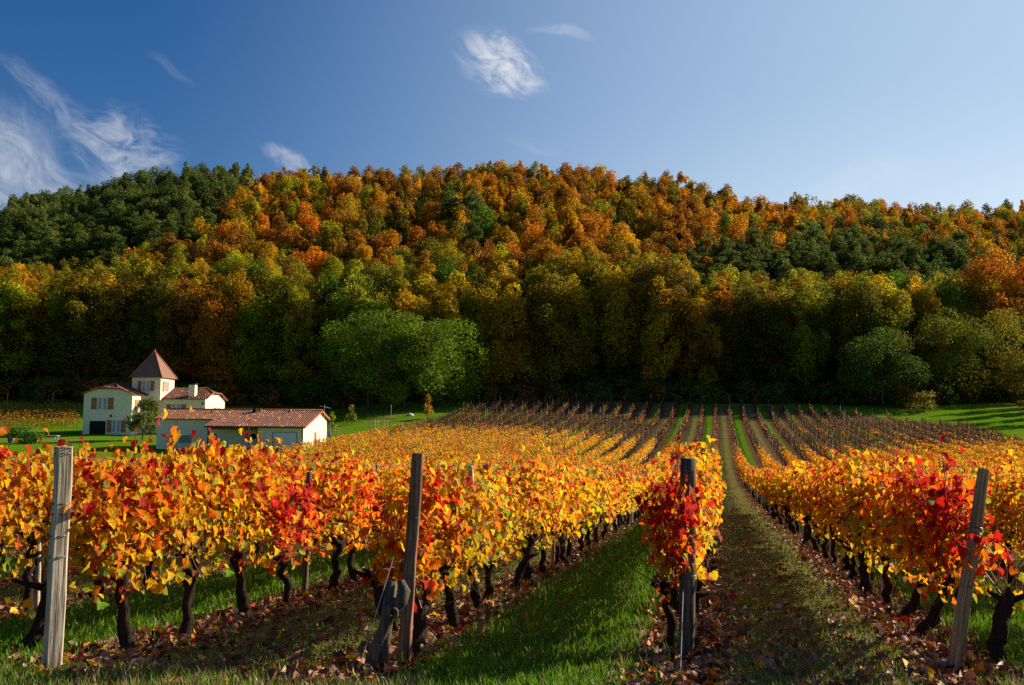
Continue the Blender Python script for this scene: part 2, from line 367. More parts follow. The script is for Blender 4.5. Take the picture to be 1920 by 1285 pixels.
# ------------------------------------------------------------------ grapevines
YEL = np.array([.86, .56, .03]); ORA = np.array([.92, .26, .012]); RED = np.array([.70, .03, .015]); YGR = np.array([.50, .56, .045]); GRE = np.array([.20, .36, .03]); BRO = np.array([.30, .12, .05]); DRE = np.array([.28, .02, .02]); PIN = np.array([.70, .28, .16])
def leaf_colors(n, hf, rg, style):
    """style: weights for yellow, orange, red, yellow-green, green, brown. hf = height fraction 0..1"""
    wy, wo, wr, wg, wgr, wb = style
    W = np.stack([np.full(n, wy), wo * (.45 + 1.1 * hf), wr * (.15 + 1.9 * hf ** 2), wg * (1.3 - .7 * hf), wgr * (1.3 - .8 * hf), wb * (1.6 - 1.3 * hf)], 1)
    W /= W.sum(1, keepdims=True); k = (rg.random(n)[:, None] > np.cumsum(W, 1)).sum(1).clip(0, 5)
    base = np.array([YEL, ORA, RED, YGR, GRE, BRO])[k]
    c = base * rg.uniform(.72, 1.12, (n, 1)) * rg.uniform(.88, 1.12, (n, 3))
    rim = np.where((k == 0)[:, None], ORA, np.where((k == 1)[:, None], RED * 1.2, np.where((k == 3)[:, None], YEL, np.where((k == 2)[:, None], DRE * 1.5, base))))
    rimw = rg.uniform(0, .8, (n, 1)); return c, c * (1 - rimw) + rim * rimw
def vine_foliage(seed, n, lod, size, style, top=1.42, low=.70, drop=.06, wid=.15, xlen=.58):
    rg = np.random.default_rng(seed)
    nc = 14; P = []; cane = []
    for c in range(nc):
        x0 = rg.uniform(-xlen * .85, xlen * .85); zt = top + rg.normal(0, .12) + (rg.random() < .13) * rg.uniform(.08, .24)
        pts = []; dx, dy = rg.normal(0, .16), rg.normal(0, .15); droop = rg.random() < .3
        for q in np.linspace(0, 1, 7):
            z = .66 + (zt - .66) * q - (droop * .45 * q ** 4); y = rg.normal(0, .02) + dy * q * (1.4 if droop else 1) ; pts.append((x0 + dx * q + rg.normal(0, .015), y, z))
        cane.append(np.array(pts))
    m = int(n * .76); ci = rg.integers(0, nc, m); q = rg.uniform(.0, 1, m) ** .85 * 5.999; i0 = q.astype(int); f = q - i0
    C = np.array(cane); pos = C[ci, i0] * (1 - f)[:, None] + C[ci, i0 + 1] * f[:, None]
    out_ = rg.normal(0, 1, (m, 3)) * [.07, .09, .05]; pos = pos + out_
    m2 = n - m; z2 = low + (top - low) * rg.beta(1.6, 1.3, m2)
    p2 = np.stack([rg.uniform(-xlen, xlen, m2), rg.normal(0, wid, m2).clip(-.42, .42), z2], 1)
    k = int(n * drop); z3 = rg.uniform(.42, low + .1, k); p3 = np.stack([rg.choice([-.3, .05, .35], k) + rg.normal(0, .12, k), rg.normal(0, .09, k), z3], 1)
    P = np.concatenate([pos, p2, p3]); N_ = len(P)
    P[:, 1] = .30 * np.tanh(P[:, 1] / .30) + rg.normal(0, .035, N_); side = np.sign(P[:, 1] + rg.normal(0, .05, N_)); nr = rg.normal(0, .6, (N_, 3)); nr[:, 1] += side * 1.0; nr[:, 2] += .45
    tip = rg.normal(0, .45, (N_, 3)); tip[:, 2] -= 1.0; tip[:, 1] += side * .35
    hf = ((P[:, 2] - low) / (top - low)).clip(0, 1.15)
    c, rc = leaf_colors(N_, hf.clip(0, 1), rg, style)
    s = rg.uniform(.55, 1.25, N_) * size; P = P + np.stack([np.zeros(N_), np.zeros(N_), -.03 * rg.random(N_)], 1)
    return place_leaves(P, tip, nr, s, c, TPL[lod], rg, rc) + (cane,)
def vine_trunk_mb(seed, k=8):
    rg = np.random.default_rng(seed); mb = MB(); lean = rg.normal(0, .10, 2); h = rg.uniform(.60, .74)
    n = 9; q = np.linspace(0, 1, n); wob = rg.normal(0, .020, (n, 2)); wob[0] *= 0
    P = np.stack([lean[0] * q + wob[:, 0] + .05 * np.sin(q * 5 + seed), lean[1] * q + wob[:, 1], h * q - .04], 1)
    r = .040 * (1.25 - .5 * q) * rg.uniform(.85, 1.2, n); r[0] *= 1.35; r[-2:] *= 1.35
    mb.tube(P, r, k, seed=seed, rough=.22)
    for sgn in (-1, 1):
        L = rg.uniform(.22, .42); a = P[-2]; A = np.stack([a, a + [sgn * L * .45, rg.normal(0, .03), .05], a + [sgn * L, rg.normal(0, .04), .10 + rg.normal(0, .03)]])
        mb.tube(A, [.036, .028, .016], max(5, k - 3), seed=seed + 3, rough=.25)
    for kk in range(3):
        a = P[rg.integers(4, 8)]; d = rg.normal(0, 1, 3) * [.08, .08, .05]; mb.tube([a, a + d + [0, 0, .04]], [.03, .014], 5, seed=seed + kk, rough=.2)
    return mb
YEL = np.array([.93, .61, .012])
STY = {  # yellow, orange, red, yellow-green, green, brown
    'golden yellow': (1.1, .24, .10, .30, .05, .12), 'orange': (.95, .72, .42, .14, .03, .12), 'fiery red': (.14, .6, 1.5, .06, .02, .06),
    'lime yellow': (.85, .16, .04, .9, .22, .06), 'amber': (1.2, .42, .10, .16, .04, .22)}
SNAMES = list(STY)
protoA, protoB = {}, {}
for si, (nm, sty) in enumerate(STY.items()):
    for k in range(5 if nm in ('golden yellow', 'orange', 'amber') else 3):
        V, T, C, cane = vine_foliage(100 * si + k, 800, 0, .068, sty, top=1.33 + .05 * (k % 3))
        mf = np_mesh('vine_leaves', V, T, C, M['vleaf'])
        cb = MB(); rg = np.random.default_rng(si * 50 + k)
        for cpts in cane: cb.tube(cpts, np.linspace(.0065, .0028, 7), 4)
        for z, y in ((.72, 0), (.80, .02)):
            cb.tube([(-.55, y, z + .02), (-.2, y + .02, z - .02), (.2, y - .02, z), (.55, y, z + .02)], .007, 4)
        for q in range(14):
            a = np.array([rg.uniform(-.5, .5), rg.normal(0, .1), rg.uniform(.55, 1.0)]); d = rg.normal(0, 1, 3) * [.16, .12, .2]; cb.tube([a, a + d * .5 + rg.normal(0, .02, 3), a + d], [.0035, .003, .002], 3)
        protoA.setdefault(nm, []).append((mf, cb.mesh('vine_canes', M['cane']), vine_trunk_mb(si * 9 + k).mesh('vine_trunk', M['bark_v'], True)))
    for k in range(3):
        V, T, C, cane = vine_foliage(1000 + 100 * si + k, 430, 1, .092, sty, top=1.34)
        cb = MB()
        for cpts in cane[:7]: cb.tube(cpts[::3], [.006, .005, .003], 3)
        cb.tube([(-.52, 0, .74), (.0, .01, .72), (.52, 0, .75)], .008, 3)
        protoB.setdefault(nm, []).append((np_mesh('vine_leaves', V, T, C, M['vleaf']), cb.mesh('vine_canes', M['cane']), vine_trunk_mb(77 + si * 9 + k, 6).mesh('vine_trunk', M['bark_v'], True)))
def vine_style(i, tt):
    n = math.sin(i * 2.3 + tt * .55) + math.sin(tt * .9 + i * 5.1) * .8
    if i == 0: return ['orange', 'orange', 'golden yellow', 'orange', 'fiery red', 'orange', 'orange', 'amber', 'golden yellow'][min(int((tt - 5.6) / 1.), 8)] if tt < 14.5 else ('orange' if n > .4 else 'amber')
    if i == 1: return ['orange', 'golden yellow', 'lime yellow', 'golden yellow', 'golden yellow', 'golden yellow'][min(int(tt - 7.3), 5)] if tt < 13 else ('orange' if n > .5 else 'golden yellow')
    if i == 2: return 'fiery red' if tt < 8.5 else ('orange' if n > 0 else 'golden yellow')
    if i == 3: return ['fiery red', 'fiery red', 'orange', 'orange', 'amber'][min(int(tt - 7.3), 4)] if tt < 12 else ('amber' if n > -.4 else 'orange')
    if n > 1.0: return 'orange'
    if n > .3: return 'amber'
    if n < -1.2: return 'orange' if i > 3 else 'lime yellow'
    return 'golden yellow'
IMIN, IMAX = int(math.ceil((-38.5 - 1.72) / SP)) + 3, int((34 - 1.72) / SP) + 3
T0 = {0: 7.05, 1: 7.95, 2: 8.25, 3: 8.5}
near, far = [], []
for i in range(IMIN, IMAX + 1):
    L = rowL(i); tE = row_end(L); tt = T0.get(i, 8.3 + .3 * (i - 4) if i > 3 else 6.5); k = 0
    while tt < tE:
        jl = rng.normal(0, .035); p = LT(L + jl, tt)
        if p[1] > 5.9 and abs(p[0] - (1.5 if p[0] > 0 else 0)) < .505 * p[1] + (4.5 if p[0] > 0 else 2.0):
            k += 1; inside = abs(p[0]) < .51 * p[1] + .4
            (near if True else far).append((p[1] + (0 if inside else 500), i, k, tt, p[0], p[1]))
        tt += 1.0 + rng.normal(0, .06)
near.sort(); indiv = [v for v in near if v[0] < 500][:300]; rest = [v for v in near if v not in set(indiv)]
SPECIAL = {(3, 1): (.32, -.35)}
for _, i, k, tt, x, y in indiv:
    nm = vine_style(i, tt); A = y < 15.5; pr = (protoA if A else protoB)[nm]; mf, mc, mt = pr[int(rng.integers(len(pr)))]
    flip = rng.random() < .5
    e = empty('grapevine', (x, y, g1(x, y)), HANG + (math.pi if flip else 0) + rng.normal(0, .06))
    s = rng.uniform(.93, 1.06)
    if tt > 20: s *= .96
    if i <= 0 and tt < 9.2: s *= 1.08
    if i == 0 and tt > 9.2: s *= .95
    e.scale = (1.0, rng.uniform(.85, 1.15) * (.78 if i == 2 and k == 1 else 1), s)
    tag(e, f'{nm} grapevine, {ordw(k)} along the {rowname(i)}', 'grapevine', 'grapevines in the trellised vineyard rows')
    f = ob('foliage', mf, e); v = rng.uniform(.85, 1.1); f.color = (v * rng.uniform(.95, 1.08), v * rng.uniform(.85, 1.08), v, 1)
    ob('trunk', mt, e); ob('canes', mc, e)

# the rest of the rows, beyond the three hundred nearest
def bare(x, y, i):
    """0 = full of leaves, 1 = bare canes: the far slope has shed its leaves"""
    px = 960 + F * x / y
    lim = np.interp(px, [600, 800, 1000, 1150, 1345, 1500, 1700, 1900], [112, 116, 116, 106, 88, 88, 96, 102])
    return float(sstep(y, lim - 8, lim + 14))
Vs, Ts, Cs, off = [], [], [], 0
SV, ST, SC_, soff = [], [], [], 0
restv = np.array([(x, y, i, tt) for _, i, k, tt, x, y in rest])
rg = np.random.default_rng(5)
LP, LTp, LN, LS, LC, LR = [], [], [], [], [], []
WP, WQ, WR_, WC = [], [], [], []
for x, y, i, tt in restv:
    z = g1(x, y); b = bare(x, y, i); patch = .5 + .5 * math.sin(x * .35 + 2) * math.sin(y * .21 + i)
    dense = 210 if y < 40 else 150 if y < 70 else 105
    b2 = min(1, max(0, b - .10 * patch))
    n = int(dense * (1 - b2) + (3 + 20 * patch * (patch > .78)) * b2) if rg.random() > .05 + .14 * b else 2
    topz = 1.36 - .12 * b + rg.normal(0, .07)
    hx = rg.uniform(-.55, .55, n); hy = rg.normal(0, .14 - .03 * b, n).clip(-.38, .38); hz = .62 + (topz - .62 + .10) * rg.beta(1.5, 1.2, n)
    P = np.stack([x + hx * RD[0] + hy * ND[0], y + hx * RD[1] + hy * ND[1], z + hz], 1)
    sd = np.sign(hy)[:, None] * np.array([ND[0], ND[1], 0]) * 1.0
    nr = rg.normal(0, .5, (n, 3)) + sd; nr[:, 2] += .45; tip = rg.normal(0, .5, (n, 3)); tip[:, 2] -= 1
    nm = vine_style(int(i), tt) if y < 95 else 'golden yellow'
    st = list(STY[nm]); st[5] += b * 2.5; st[1] += b * .4
    c, rc = leaf_colors(n, ((hz - .5) / 1.).clip(0, 1), rg, st)
    LP.append(P); LTp.append(tip); LN.append(nr); LS.append(rg.uniform(.75, 1.15, n) * (.125 if y < 60 else .145)); LC.append(c * rg.uniform(.62, 1.05) * [1, rg.uniform(.82, 1.05), 1]); LR.append(rc)
    # stems: trunk, arms, canes as slim four-sided rods
    rods = [((0, 0, -.05), (rg.normal(0, .07), rg.normal(0, .05), .66), .05, (.035, .026, .02)), ((-.5, 0, .70), (.5, 0, .74), .016, (.10, .05, .03))]
    nb = int(5 + 20 * b)
    for q in range(nb):
        a = rg.uniform(-.5, .5); rods.append(((a, rg.normal(0, .02), .68), (a + rg.normal(0, .11), rg.normal(0, .10), topz + rg.normal(0, .14)), .006 + .006 * b, np.array([.13, .05, .03]) * rg.uniform(.5, 1.3)))
    for a, e, r, c in rods:
        WP.append((x + a[0] * RD[0] + a[1] * ND[0], y + a[0] * RD[1] + a[1] * ND[1], z + a[2])); WQ.append((x + e[0] * RD[0] + e[1] * ND[0], y + e[0] * RD[1] + e[1] * ND[1], z + e[2])); WR_.append(r); WC.append(c)
def rods_arrays(P, Q, r, C):
    P, Q, r, C = (np.asarray(a, float) for a in (P, Q, r, C)); d = norm(Q - P); a = norm(np.cross(d, [1, .3, .1])); b = np.cross(d, a); n = len(P)
    ang = np.array([0, 2.094, 4.189]); ring = a[:, None] * np.cos(ang)[None, :, None] + b[:, None] * np.sin(ang)[None, :, None]
    V = np.concatenate([P[:, None] + ring * r[:, None, None], Q[:, None] + ring * r[:, None, None] * .6], 1).reshape(-1, 3)
    f = np.array([[0, 1, 4], [0, 4, 3], [1, 2, 5], [1, 5, 4], [2, 0, 3], [2, 3, 5]]); T = (f[None] + (np.arange(n) * 6)[:, None, None]).reshape(-1, 3)
    return V, T, np.repeat(C, 6, 0)
V1, T1, C1 = place_leaves(np.concatenate(LP), np.concatenate(LTp), np.concatenate(LN), np.concatenate(LS), np.concatenate(LC), TPL[2] , rg, np.concatenate(LR))
V2, T2, C2 = rods_arrays(WP, WQ, WR_, WC)
me = np_mesh('vine_rows', np.concatenate([V1, V2]), np.concatenate([T1, T2 + len(V1)]), np.concatenate([C1, C2]), M['vleaf'])
tag(ob('vine_rows', me), 'mass of golden and bare brown grapevines covering the far vineyard slope', 'grapevines', None, 'stuff')

# ------------------------------------------------------------------ the four end posts and their fittings
def post_mesh(name, h, r, m, k=10, seed=0, square=False, taper=.92):
    mb = MB(); rg = np.random.default_rng(seed)
    if square:
        n = 8; V = []
        for a in range(n):
            q = a / (n - 1); w = r * (1 + (taper - 1) * q); ox, oy = rg.normal(0, .003, 2)
            ch = w * .80
            for sx, sy in ((-w, -ch), (-ch, -w), (ch, -w), (w, -ch), (w, ch), (ch, w), (-ch, w), (-w, ch)): V.append((sx + ox + rg.normal(0, .0015), sy + oy + rg.normal(0, .0015), -.25 + (h + .25) * q))
        mb.add(V, [[i * 8 + j, i * 8 + (j + 1) % 8, (i + 1) * 8 + (j + 1) % 8, (i + 1) * 8 + j] for i in range(n - 1) for j in range(8)] + [list(range(8))[::-1], list(range((n - 1) * 8, n * 8))])
    else:
        n = 9; q = np.linspace(0, 1, n); P = np.stack([rg.normal(0, .005, n), rg.normal(0, .005, n), -.25 + (h + .25) * q], 1); mb.tube(P, r * (1 + (taper - 1) * q), k, seed=seed, rough=.05)
    return mb.mesh(name, m, not square)
def end_post(base, top, r, m, label, seed, square=False, wraps=(), taper=.92):
    b = np.array([base[0], base[1], g1(base[0], base[1])]); d = np.array(top) - b; h = np.linalg.norm(d)
    e = empty('end_post', b); e.rotation_euler = Vector(d).to_track_quat('Z', 'Y').to_euler()
    tag(e, label, 'vineyard post', 'end posts of the near vineyard rows')
    ob('shaft', post_mesh('shaft', h, r, m, 12, seed, square, taper), e)
    for z in wraps:
        mb = MB(); rg = np.random.default_rng(int(z * 1000))
        a = np.linspace(0, 2 * math.pi * 2.2, 40); rr = r * 1.06
        mb.tube(np.stack([rr * np.cos(a), rr * np.sin(a), z + .012 * np.sin(a * .5) + a * .0025], 1), .0028, 4)
        mb.build('wire_wrap', M['wire'], e)
    return e
def gp(px, py):                                       # ground point under a pixel
    r = ray(px, py); y = 6.
    for _ in range(60):
        p = CAM + r * y / r[1]; y += (p[2] - g1(p[0], p[1])) * 4
    return CAM + r * y / r[1]
b1 = gp(97, 1262); end_post(b1[:2], at(120, 838, b1[1] - .02), .056, M['wood_pale'], 'pale grey weathered wooden post with rusty wire wraps, lit on one side', 1, True, (1.50, 1.46, 1.12, 1.05, .90, .76), .92)
b2 = gp(757, 1247); end_post(b2[:2], at(783, 850, b2[1] + .0), .048, M['wood_brown'], 'brown squared wooden post beside the leaning knotted stump, tilted slightly right', 2, True, (1.05, .62), .84)
b3 = gp(1287, 1235); end_post(b3[:2], at(1291, 860, b3[1] - .02), .060, M['wood_dark'], 'dark rough post half hidden by bright red and yellow leaves', 3, False, (1.2, .85, .6), 1.0)
b4 = gp(1788, 1262); end_post(b4[:2], at(1846, 880, b4[1] + .05), .043, M['wood_tan'], 'split tan wooden post leaning well to the right', 4, True, (1.02, .98, .6), .72)
# leaning knotted old stump and prop at the brown post
def stump(P, r, label, name, cat, m, seed, k=9):
    mb = MB(); mb.tube(P, r, k, seed=seed, rough=.16); o = mb.build(name, m, None, True); tag(o, label, cat); return o
s0 = gp(690, 1262)
P = np.array([s0 + [0, 0, -.1], s0 + [.03, 0, .12], s0 + [.10, .02, .30], s0 + [.15, .03, .42], s0 + [.22, .03, .50], s0 + [.24, .03, .56], s0 + [.21, .04, .63]])
e = empty('old_vine_stump', tuple(s0)); tag(e, 'dead grey knotted vine stump leaning beside the brown post', 'stump')
mb = MB(); mb.tube(P - s0, [.050, .042, .040, .046, .046, .038, .024], 10, seed=4, rough=.2); mb.build('trunk', M['wood_dark'], e, True)
mb = MB(); a = np.linspace(0, 2 * math.pi, 14); mb.tube(np.stack([.03 * np.cos(a), -.01 + 0 * a, .03 * np.sin(a)], 1) + (P[3] - s0) + [.02, -.055, .0], .012, 5); mb.build('knot', M['wood_dark'], e, True)
s1 = gp(708, 1262); t1_ = at(735, 1090, s1[1] + .08)
o = ob('prop_stake', MB().tube([s1 + [0, 0, -.1], (s1 + t1_) / 2 + [.005, 0, 0], t1_], [.048, .045, .04], 8, seed=5, rough=.08).mesh('prop_stake', M['wood_dark'], True)); tag(o, 'dark round prop stake between the knotted stump and brown post', 'stake')
w0 = gp(667, 1268); w1 = at(738, 1045, w0[1] + .15); o = ob('guy_wire', MB().tube([w0 + [0, 0, -.02], w1], .0032, 5).mesh('guy_wire', M['wire_l'])); tag(o, 'thin pale guy wire slanting over the knotted stump', 'wire')
w0 = gp(1275, 1290); w1 = at(1281, 1105, b3[1] - .07); o = ob('guy_wire', MB().tube([w0 + [0, 0, -.02], w1], .0032, 5).mesh('guy_wire', M['wire_l'])); tag(o, 'thin bright wire hanging in front of the red-crowned dark post', 'wire')
# gnarled trunks that stand right at the row ends
def old_trunk(px, py, topx, topy, dy, r, label, seed, bend=.05):
    b = gp(px, py); tp = at(topx, topy, b[1] + dy); n = 9; q = np.linspace(0, 1, n)[:, None]; rg = np.random.default_rng(seed)
    P = b * (1 - q) + tp * q + np.sin(q * math.pi) * [bend, 0, 0] + rg.normal(0, .012, (n, 3)); P[0] = b - [0, 0, .06]
    e = empty('grapevine', tuple(b)); tag(e, label, 'grapevine')
    mb = MB(); rr = r * np.array([1.5, 1.15, 1.0, .95, .95, 1.0, 1.05, 1.2, .7]) * rg.uniform(.9, 1.1, n); mb.tube(P - b, rr, 10, seed=seed, rough=.2)
    for k in range(3):
        d = rg.normal(0, 1, 3) * [.12, .05, .05] + [0, 0, .1]; mb.tube([P[-2] - b, P[-2] - b + d], [r * .6, r * .25], 6, seed=k, rough=.2)
    mb.build('trunk', M['bark_v'], e, True)
    cb = MB()
    for k in range(9):
        a = P[-2] - b + rg.normal(0, .03, 3); d = rg.normal(0, 1, 3) * [.22, .08, .12] + [0, .0, .32]; cb.tube([a, a + d * .5 + rg.normal(0, .03, 3), a + d], [.006, .005, .003], 4)
    cb.build('canes', M['cane'], e)
    n = 16; Pp = P[-2] - b + np.stack([rg.normal(0, .12, n), rg.normal(0, .1, n), rg.uniform(-.1, .5, n)], 1)
    tip = rg.normal(0, .5, (n, 3)); tip[:, 2] -= 1; nr = rg.normal(0, .5, (n, 3)); nr[:, 1] -= .8; nr[:, 2] += .3
    c, rc = leaf_colors(n, np.full(n, .6), rg, STY['orange']); V, T, C = place_leaves(Pp, tip, nr, rg.uniform(.06, .09, n), c, TPL[0], rg, rc); ob('foliage', np_mesh('foliage', V, T, C, M['vleaf']), e)
old_trunk(45, 1225, 95, 1085, .15, .05, 'thick dark vine trunk leaning in front of the pale end post', 31)
old_trunk(1288, 1232, 1262, 1105, .12, .062, 'bulging dark vine trunk at the foot of the red-crowned post', 32, .07)
old_trunk(1868, 1250, 1888, 1110, .1, .055, 'grey forked vine trunk beside the foot of the leaning post', 33, -.03)
old_trunk(738, 1190, 705, 1080, .25, .05, 'dark crooked vine trunk behind the knotted stump', 34, -.02)
old_trunk(770, 1240, 792, 1120, .3, .042, 'upright dark vine trunk touching the brown squared post', 35, .02)

# ------------------------------------------------------------------ trellis posts and wires
PM = [post_mesh('trellis_post', 1.72, .031, M['wood_tan'], 7, 50), post_mesh('trellis_post', 1.72, .028, M['wood_pale'], 7, 51), post_mesh('trellis_post', 1.72, .034, M['wood_dark'], 7, 52)]
posts = []
for i in range(IMIN, IMAX + 1):
    L = rowL(i); tE = row_end(L); tt = {0: 10.6, 1: 9.95, 2: 12.3, 3: 11.4}.get(i, 7.0 + (i * 1.7) % 3.5); k = 0
    while tt < tE + 1.5:
        p = LT(L + rng.normal(0, .03), min(tt, tE + .4))
        if abs(p[0]) < .52 * p[1] + 1 and p[1] > 6.5:
            k += 1; posts.append([(1.6 if p[1] > 95 else 1.) / p[1], i, k, p[0], p[1]])
        tt += 5.0 + rng.normal(0, .35)
posts.sort(reverse=True)
PNAME = ['tan', 'pale grey', 'dark']; BP, BQ, BR, BC = [], [], [], []
for n, (_, i, k, x, y) in enumerate(posts):
    kind = int(rng.choice([0, 1, 2], p=[.35, .45, .2])); z = g1(x, y); lean = rng.normal(0, .03, 2); s = rng.uniform(.94, 1.08) * (1.08 if y > 90 else .80 if y < 45 else .88)
    if n < 300:
        o = bpy.data.objects.new('trellis_post', PM[kind]); COL.objects.link(o); o.location = (x, y, z); o.rotation_euler = (lean[0], lean[1], rng.uniform(0, 6)); o.scale = (1, 1, s)
        tag(o, f'{PNAME[kind]} trellis post, {ordw(k)} along the {rowname(i)}', 'trellis post', 'trellis posts standing in the vine rows')
    else:
        BP.append((x, y, z - .1)); BQ.append((x + lean[0], y + lean[1], z + 1.72 * s)); BR.append(.03); BC.append([(.26, .19, .13), (.40, .35, .30), (.10, .08, .06)][kind])
if BP:
    V, T, C = rods_arrays(BP, BQ, BR, BC); tag(ob('far_trellis_posts', np_mesh('far_trellis_posts', V, T, C, M['litter'])), 'many small wooden trellis posts scattered through the middle and far vine rows', 'trellis posts', None, 'stuff')
for i in range(-2, 7):
    L = rowL(i); t0 = {0: 6.3, 1: 7.2, 2: 7.6, 3: 7.85}.get(i, 7.2); e = None
    tt = np.arange(t0, 44, 1.0); xy = np.array([LT(L, a) for a in tt]); z = ground(xy[:, 0], xy[:, 1])
    e = empty('trellis_wire', (xy[0][0], xy[0][1], float(z[0]))); tag(e, f'thin rusty trellis wires strung along the {rowname(i)}', 'trellis wire', 'wires strung along the near vine rows')
    for hgt in (.70, 1.08, 1.45):
        P = np.stack([xy[:, 0] - xy[0][0], xy[:, 1] - xy[0][1], z - z[0] + hgt], 1); MB().tube(P, .0022, 4).build('wire', M['wire'], e)

# ------------------------------------------------------------------ grass and fallen leaves near the camera
rg = np.random.default_rng(12)
n = 240000; y = 5.4 + 34 * rg.random(n) ** 2.3; x = rg.uniform(-.53, .53, n) * y * 1.02
L = x * ND[0] + y * ND[1]; u = (L - 1.72) / SP + 103; fr = u - np.floor(u); ce = np.abs(fr - .5); par = np.floor(u).astype(int) % 2
nz = np.sin(x * 2.1 + 1) * np.sin(y * 1.7) + np.sin(x * 4.3 + y * 2.2) * .5
isg = np.where(y < 7.2, rg.random(n) < .9, False)
hd = (y < 6.75 + .3 * np.sin(x * 1.9)) & ((x < -.45) | (x > 3.0))
dens = np.where(hd, .9, np.where(par == 1, np.where(ce < .36, .98, .12), np.where(ce < .36, .7 + .3 * (nz > .2), .10)))
keep = rg.random(n) < dens; x, y, par, ce, nz = x[keep], y[keep], par[keep], ce[keep], nz[keep]; n = len(x)
hd = hd[keep]
green = np.where(hd, rg.random(n) < (.35 + .35 * (np.sin(x * 1.3 + .6) > 0)), np.where(par == 1, rg.random(n) < .92, rg.random(n) < .38))
size = (np.where(par == 1, .085, .055) + hd * .03) * rg.uniform(.6, 1.5, n) * (1 + (y - 6) * .018)
P = np.stack([x, y, ground(x, y) - .004], 1); tip = rg.normal(0, .32, (n, 3)); tip[:, 2] = 1; nr = rg.normal(0, 1, (n, 3)); nr[:, 2] *= .2
cg = np.array([.125, .27, .010]) * rg.uniform(.5, 1.35, (n, 1)); cdry = np.array([.34, .27, .11]) * rg.uniform(.45, 1.1, (n, 1)); c = np.where(green[:, None], cg, cdry)
wscale = 1 + (y - 6) * .03
V, T, C = place_leaves(P, tip, nr, size, c, BLADE, rg)
tag(ob('grass', np_mesh('grass', V, T, C, M['gleaf'])), 'short green and straw coloured grass growing in the aisles between vine rows', 'grass', None, 'stuff')
n = 80000; y = 5.6 + 48 * rg.random(n) ** 1.9; x = rg.uniform(-.53, .53, n) * y
L = x * ND[0] + y * ND[1]; u = (L - 1.72) / SP + 103; fr = u - np.floor(u); ce = np.abs(fr - .5); par = np.floor(u).astype(int) % 2
dens = np.where((y < 6.6) & (x < -.45), .10, np.where(ce > .29, .95, np.where(par == 1, .035, .14))); keep = rg.random(n) < dens; x, y = x[keep], y[keep]; n = len(x)
P = np.stack([x, y, ground(x, y) + rg.uniform(.004, .035, n)], 1); nr = rg.normal(0, .55, (n, 3)); nr[:, 2] += 1; tip = rg.normal(0, 1, (n, 3))
pal = np.array([BRO * .8, BRO * 1.3, PIN * .6, YEL * .75, ORA * .7, RED * .6, [.42, .30, .20], [.16, .08, .045], [.50, .36, .22]]); k = rg.choice(9, n, p=[.2, .16, .1, .09, .09, .06, .1, .14, .06])
V, T, C = place_leaves(P, tip, nr, rg.uniform(.035, .09, n), pal[k] * rg.uniform(.6, 1.15, (n, 1)), TPL[1], rg)
tag(ob('fallen_leaves', np_mesh('fallen_leaves', V, T, C, M['litter'])), 'brown, pink and yellow fallen vine leaves strewn under the vine rows', 'fallen leaves', None, 'stuff')

# ------------------------------------------------------------------ trees
PALT = {'orange': (.58, .24, .015), 'golden': (.60, .36, .014), 'yellow-green': (.36, .34, .018), 'green': (.12, .22, .016), 'rust-brown': (.38, .17, .022), 'dark green': (.14, .18, .035), 'olive': (.24, .19, .018)}
def blobs_crown(seed, n, H, r, base, nb=18, size=.6, flat=.75, col=(1, 1, 1), cone=0., droop=0.):
    rg = np.random.default_rng(seed); cz = (H + base) / 2; hz = (H - base) / 2
    cen = []; rad = []
    for k in range(nb):
        f = rg.uniform(-.85, .88); env = math.sqrt(max(.05, 1 - f * f)) * (1 - cone) + cone * (1 - (f + 1) / 2) * 1.25 + .05
        a = rg.uniform(0, 6.283); q = r * env * rg.uniform(.3, .92); cen.append((q * math.cos(a), q * math.sin(a), cz + f * hz * .82)); rad.append(r * rg.uniform(.17, .46) * (1 - .35 * cone * (f + 1) / 2))
    cen.append((0, 0, H - r * .3 * (1 - cone) - .1)); rad.append(r * .32 * (1 - .5 * cone))
    cen, rad = np.array(cen), np.array(rad); pk = rg.choice(len(cen), n, p=rad ** 2 / (rad ** 2).sum())
    d = norm(rg.normal(0, 1, (n, 3)) + [0, 0, .25]); P = cen[pk] + d * (rad[pk] * rg.uniform(.55, 1.12, n) ** .6)[:, None] * [1, 1, flat] + rg.normal(0, .12, (n, 3))
    nr = d + rg.normal(0, .55, (n, 3)); nr[:, 2] += .3; tip = rg.normal(0, 1, (n, 3)); tip[:, 2] -= droop
    tint = (rg.uniform(.7, 1.3, len(cen))[pk] * rg.uniform(.7, 1.25, n))[:, None] * np.array(col)
    hue = rg.uniform(.85, 1.15, len(cen))[pk]; tint = tint * np.stack([np.ones(n), hue, np.ones(n)], 1)
    return place_leaves(P, tip, nr, rg.uniform(.6, 1.3, n) * size, tint, CARD, rg)
def tree_trunk(seed, H, base, r0, spread):
    rg = np.random.default_rng(seed); mb = MB(); q = np.linspace(0, 1, 6)[:, None]
    P = np.concatenate([rg.normal(0, .15, (6, 2)) * q, q * H * .8 - .4], 1); P[0, :2] = 0; mb.tube(P, np.linspace(r0, r0 * .25, 6), 7)
    for k in range(7):
        a = P[2 + k % 3]; an = rg.uniform(0, 6.28); L = spread * rg.uniform(.45, .8); e = a + [L * math.cos(an), L * math.sin(an), L * .75]
        mb.tube([a, (a + e) / 2 + [0, 0, -.1 * L], e], [r0 * .38, r0 * .24, r0 * .08], 5)
    return mb.mesh('trunk', M['bark_t'], True)
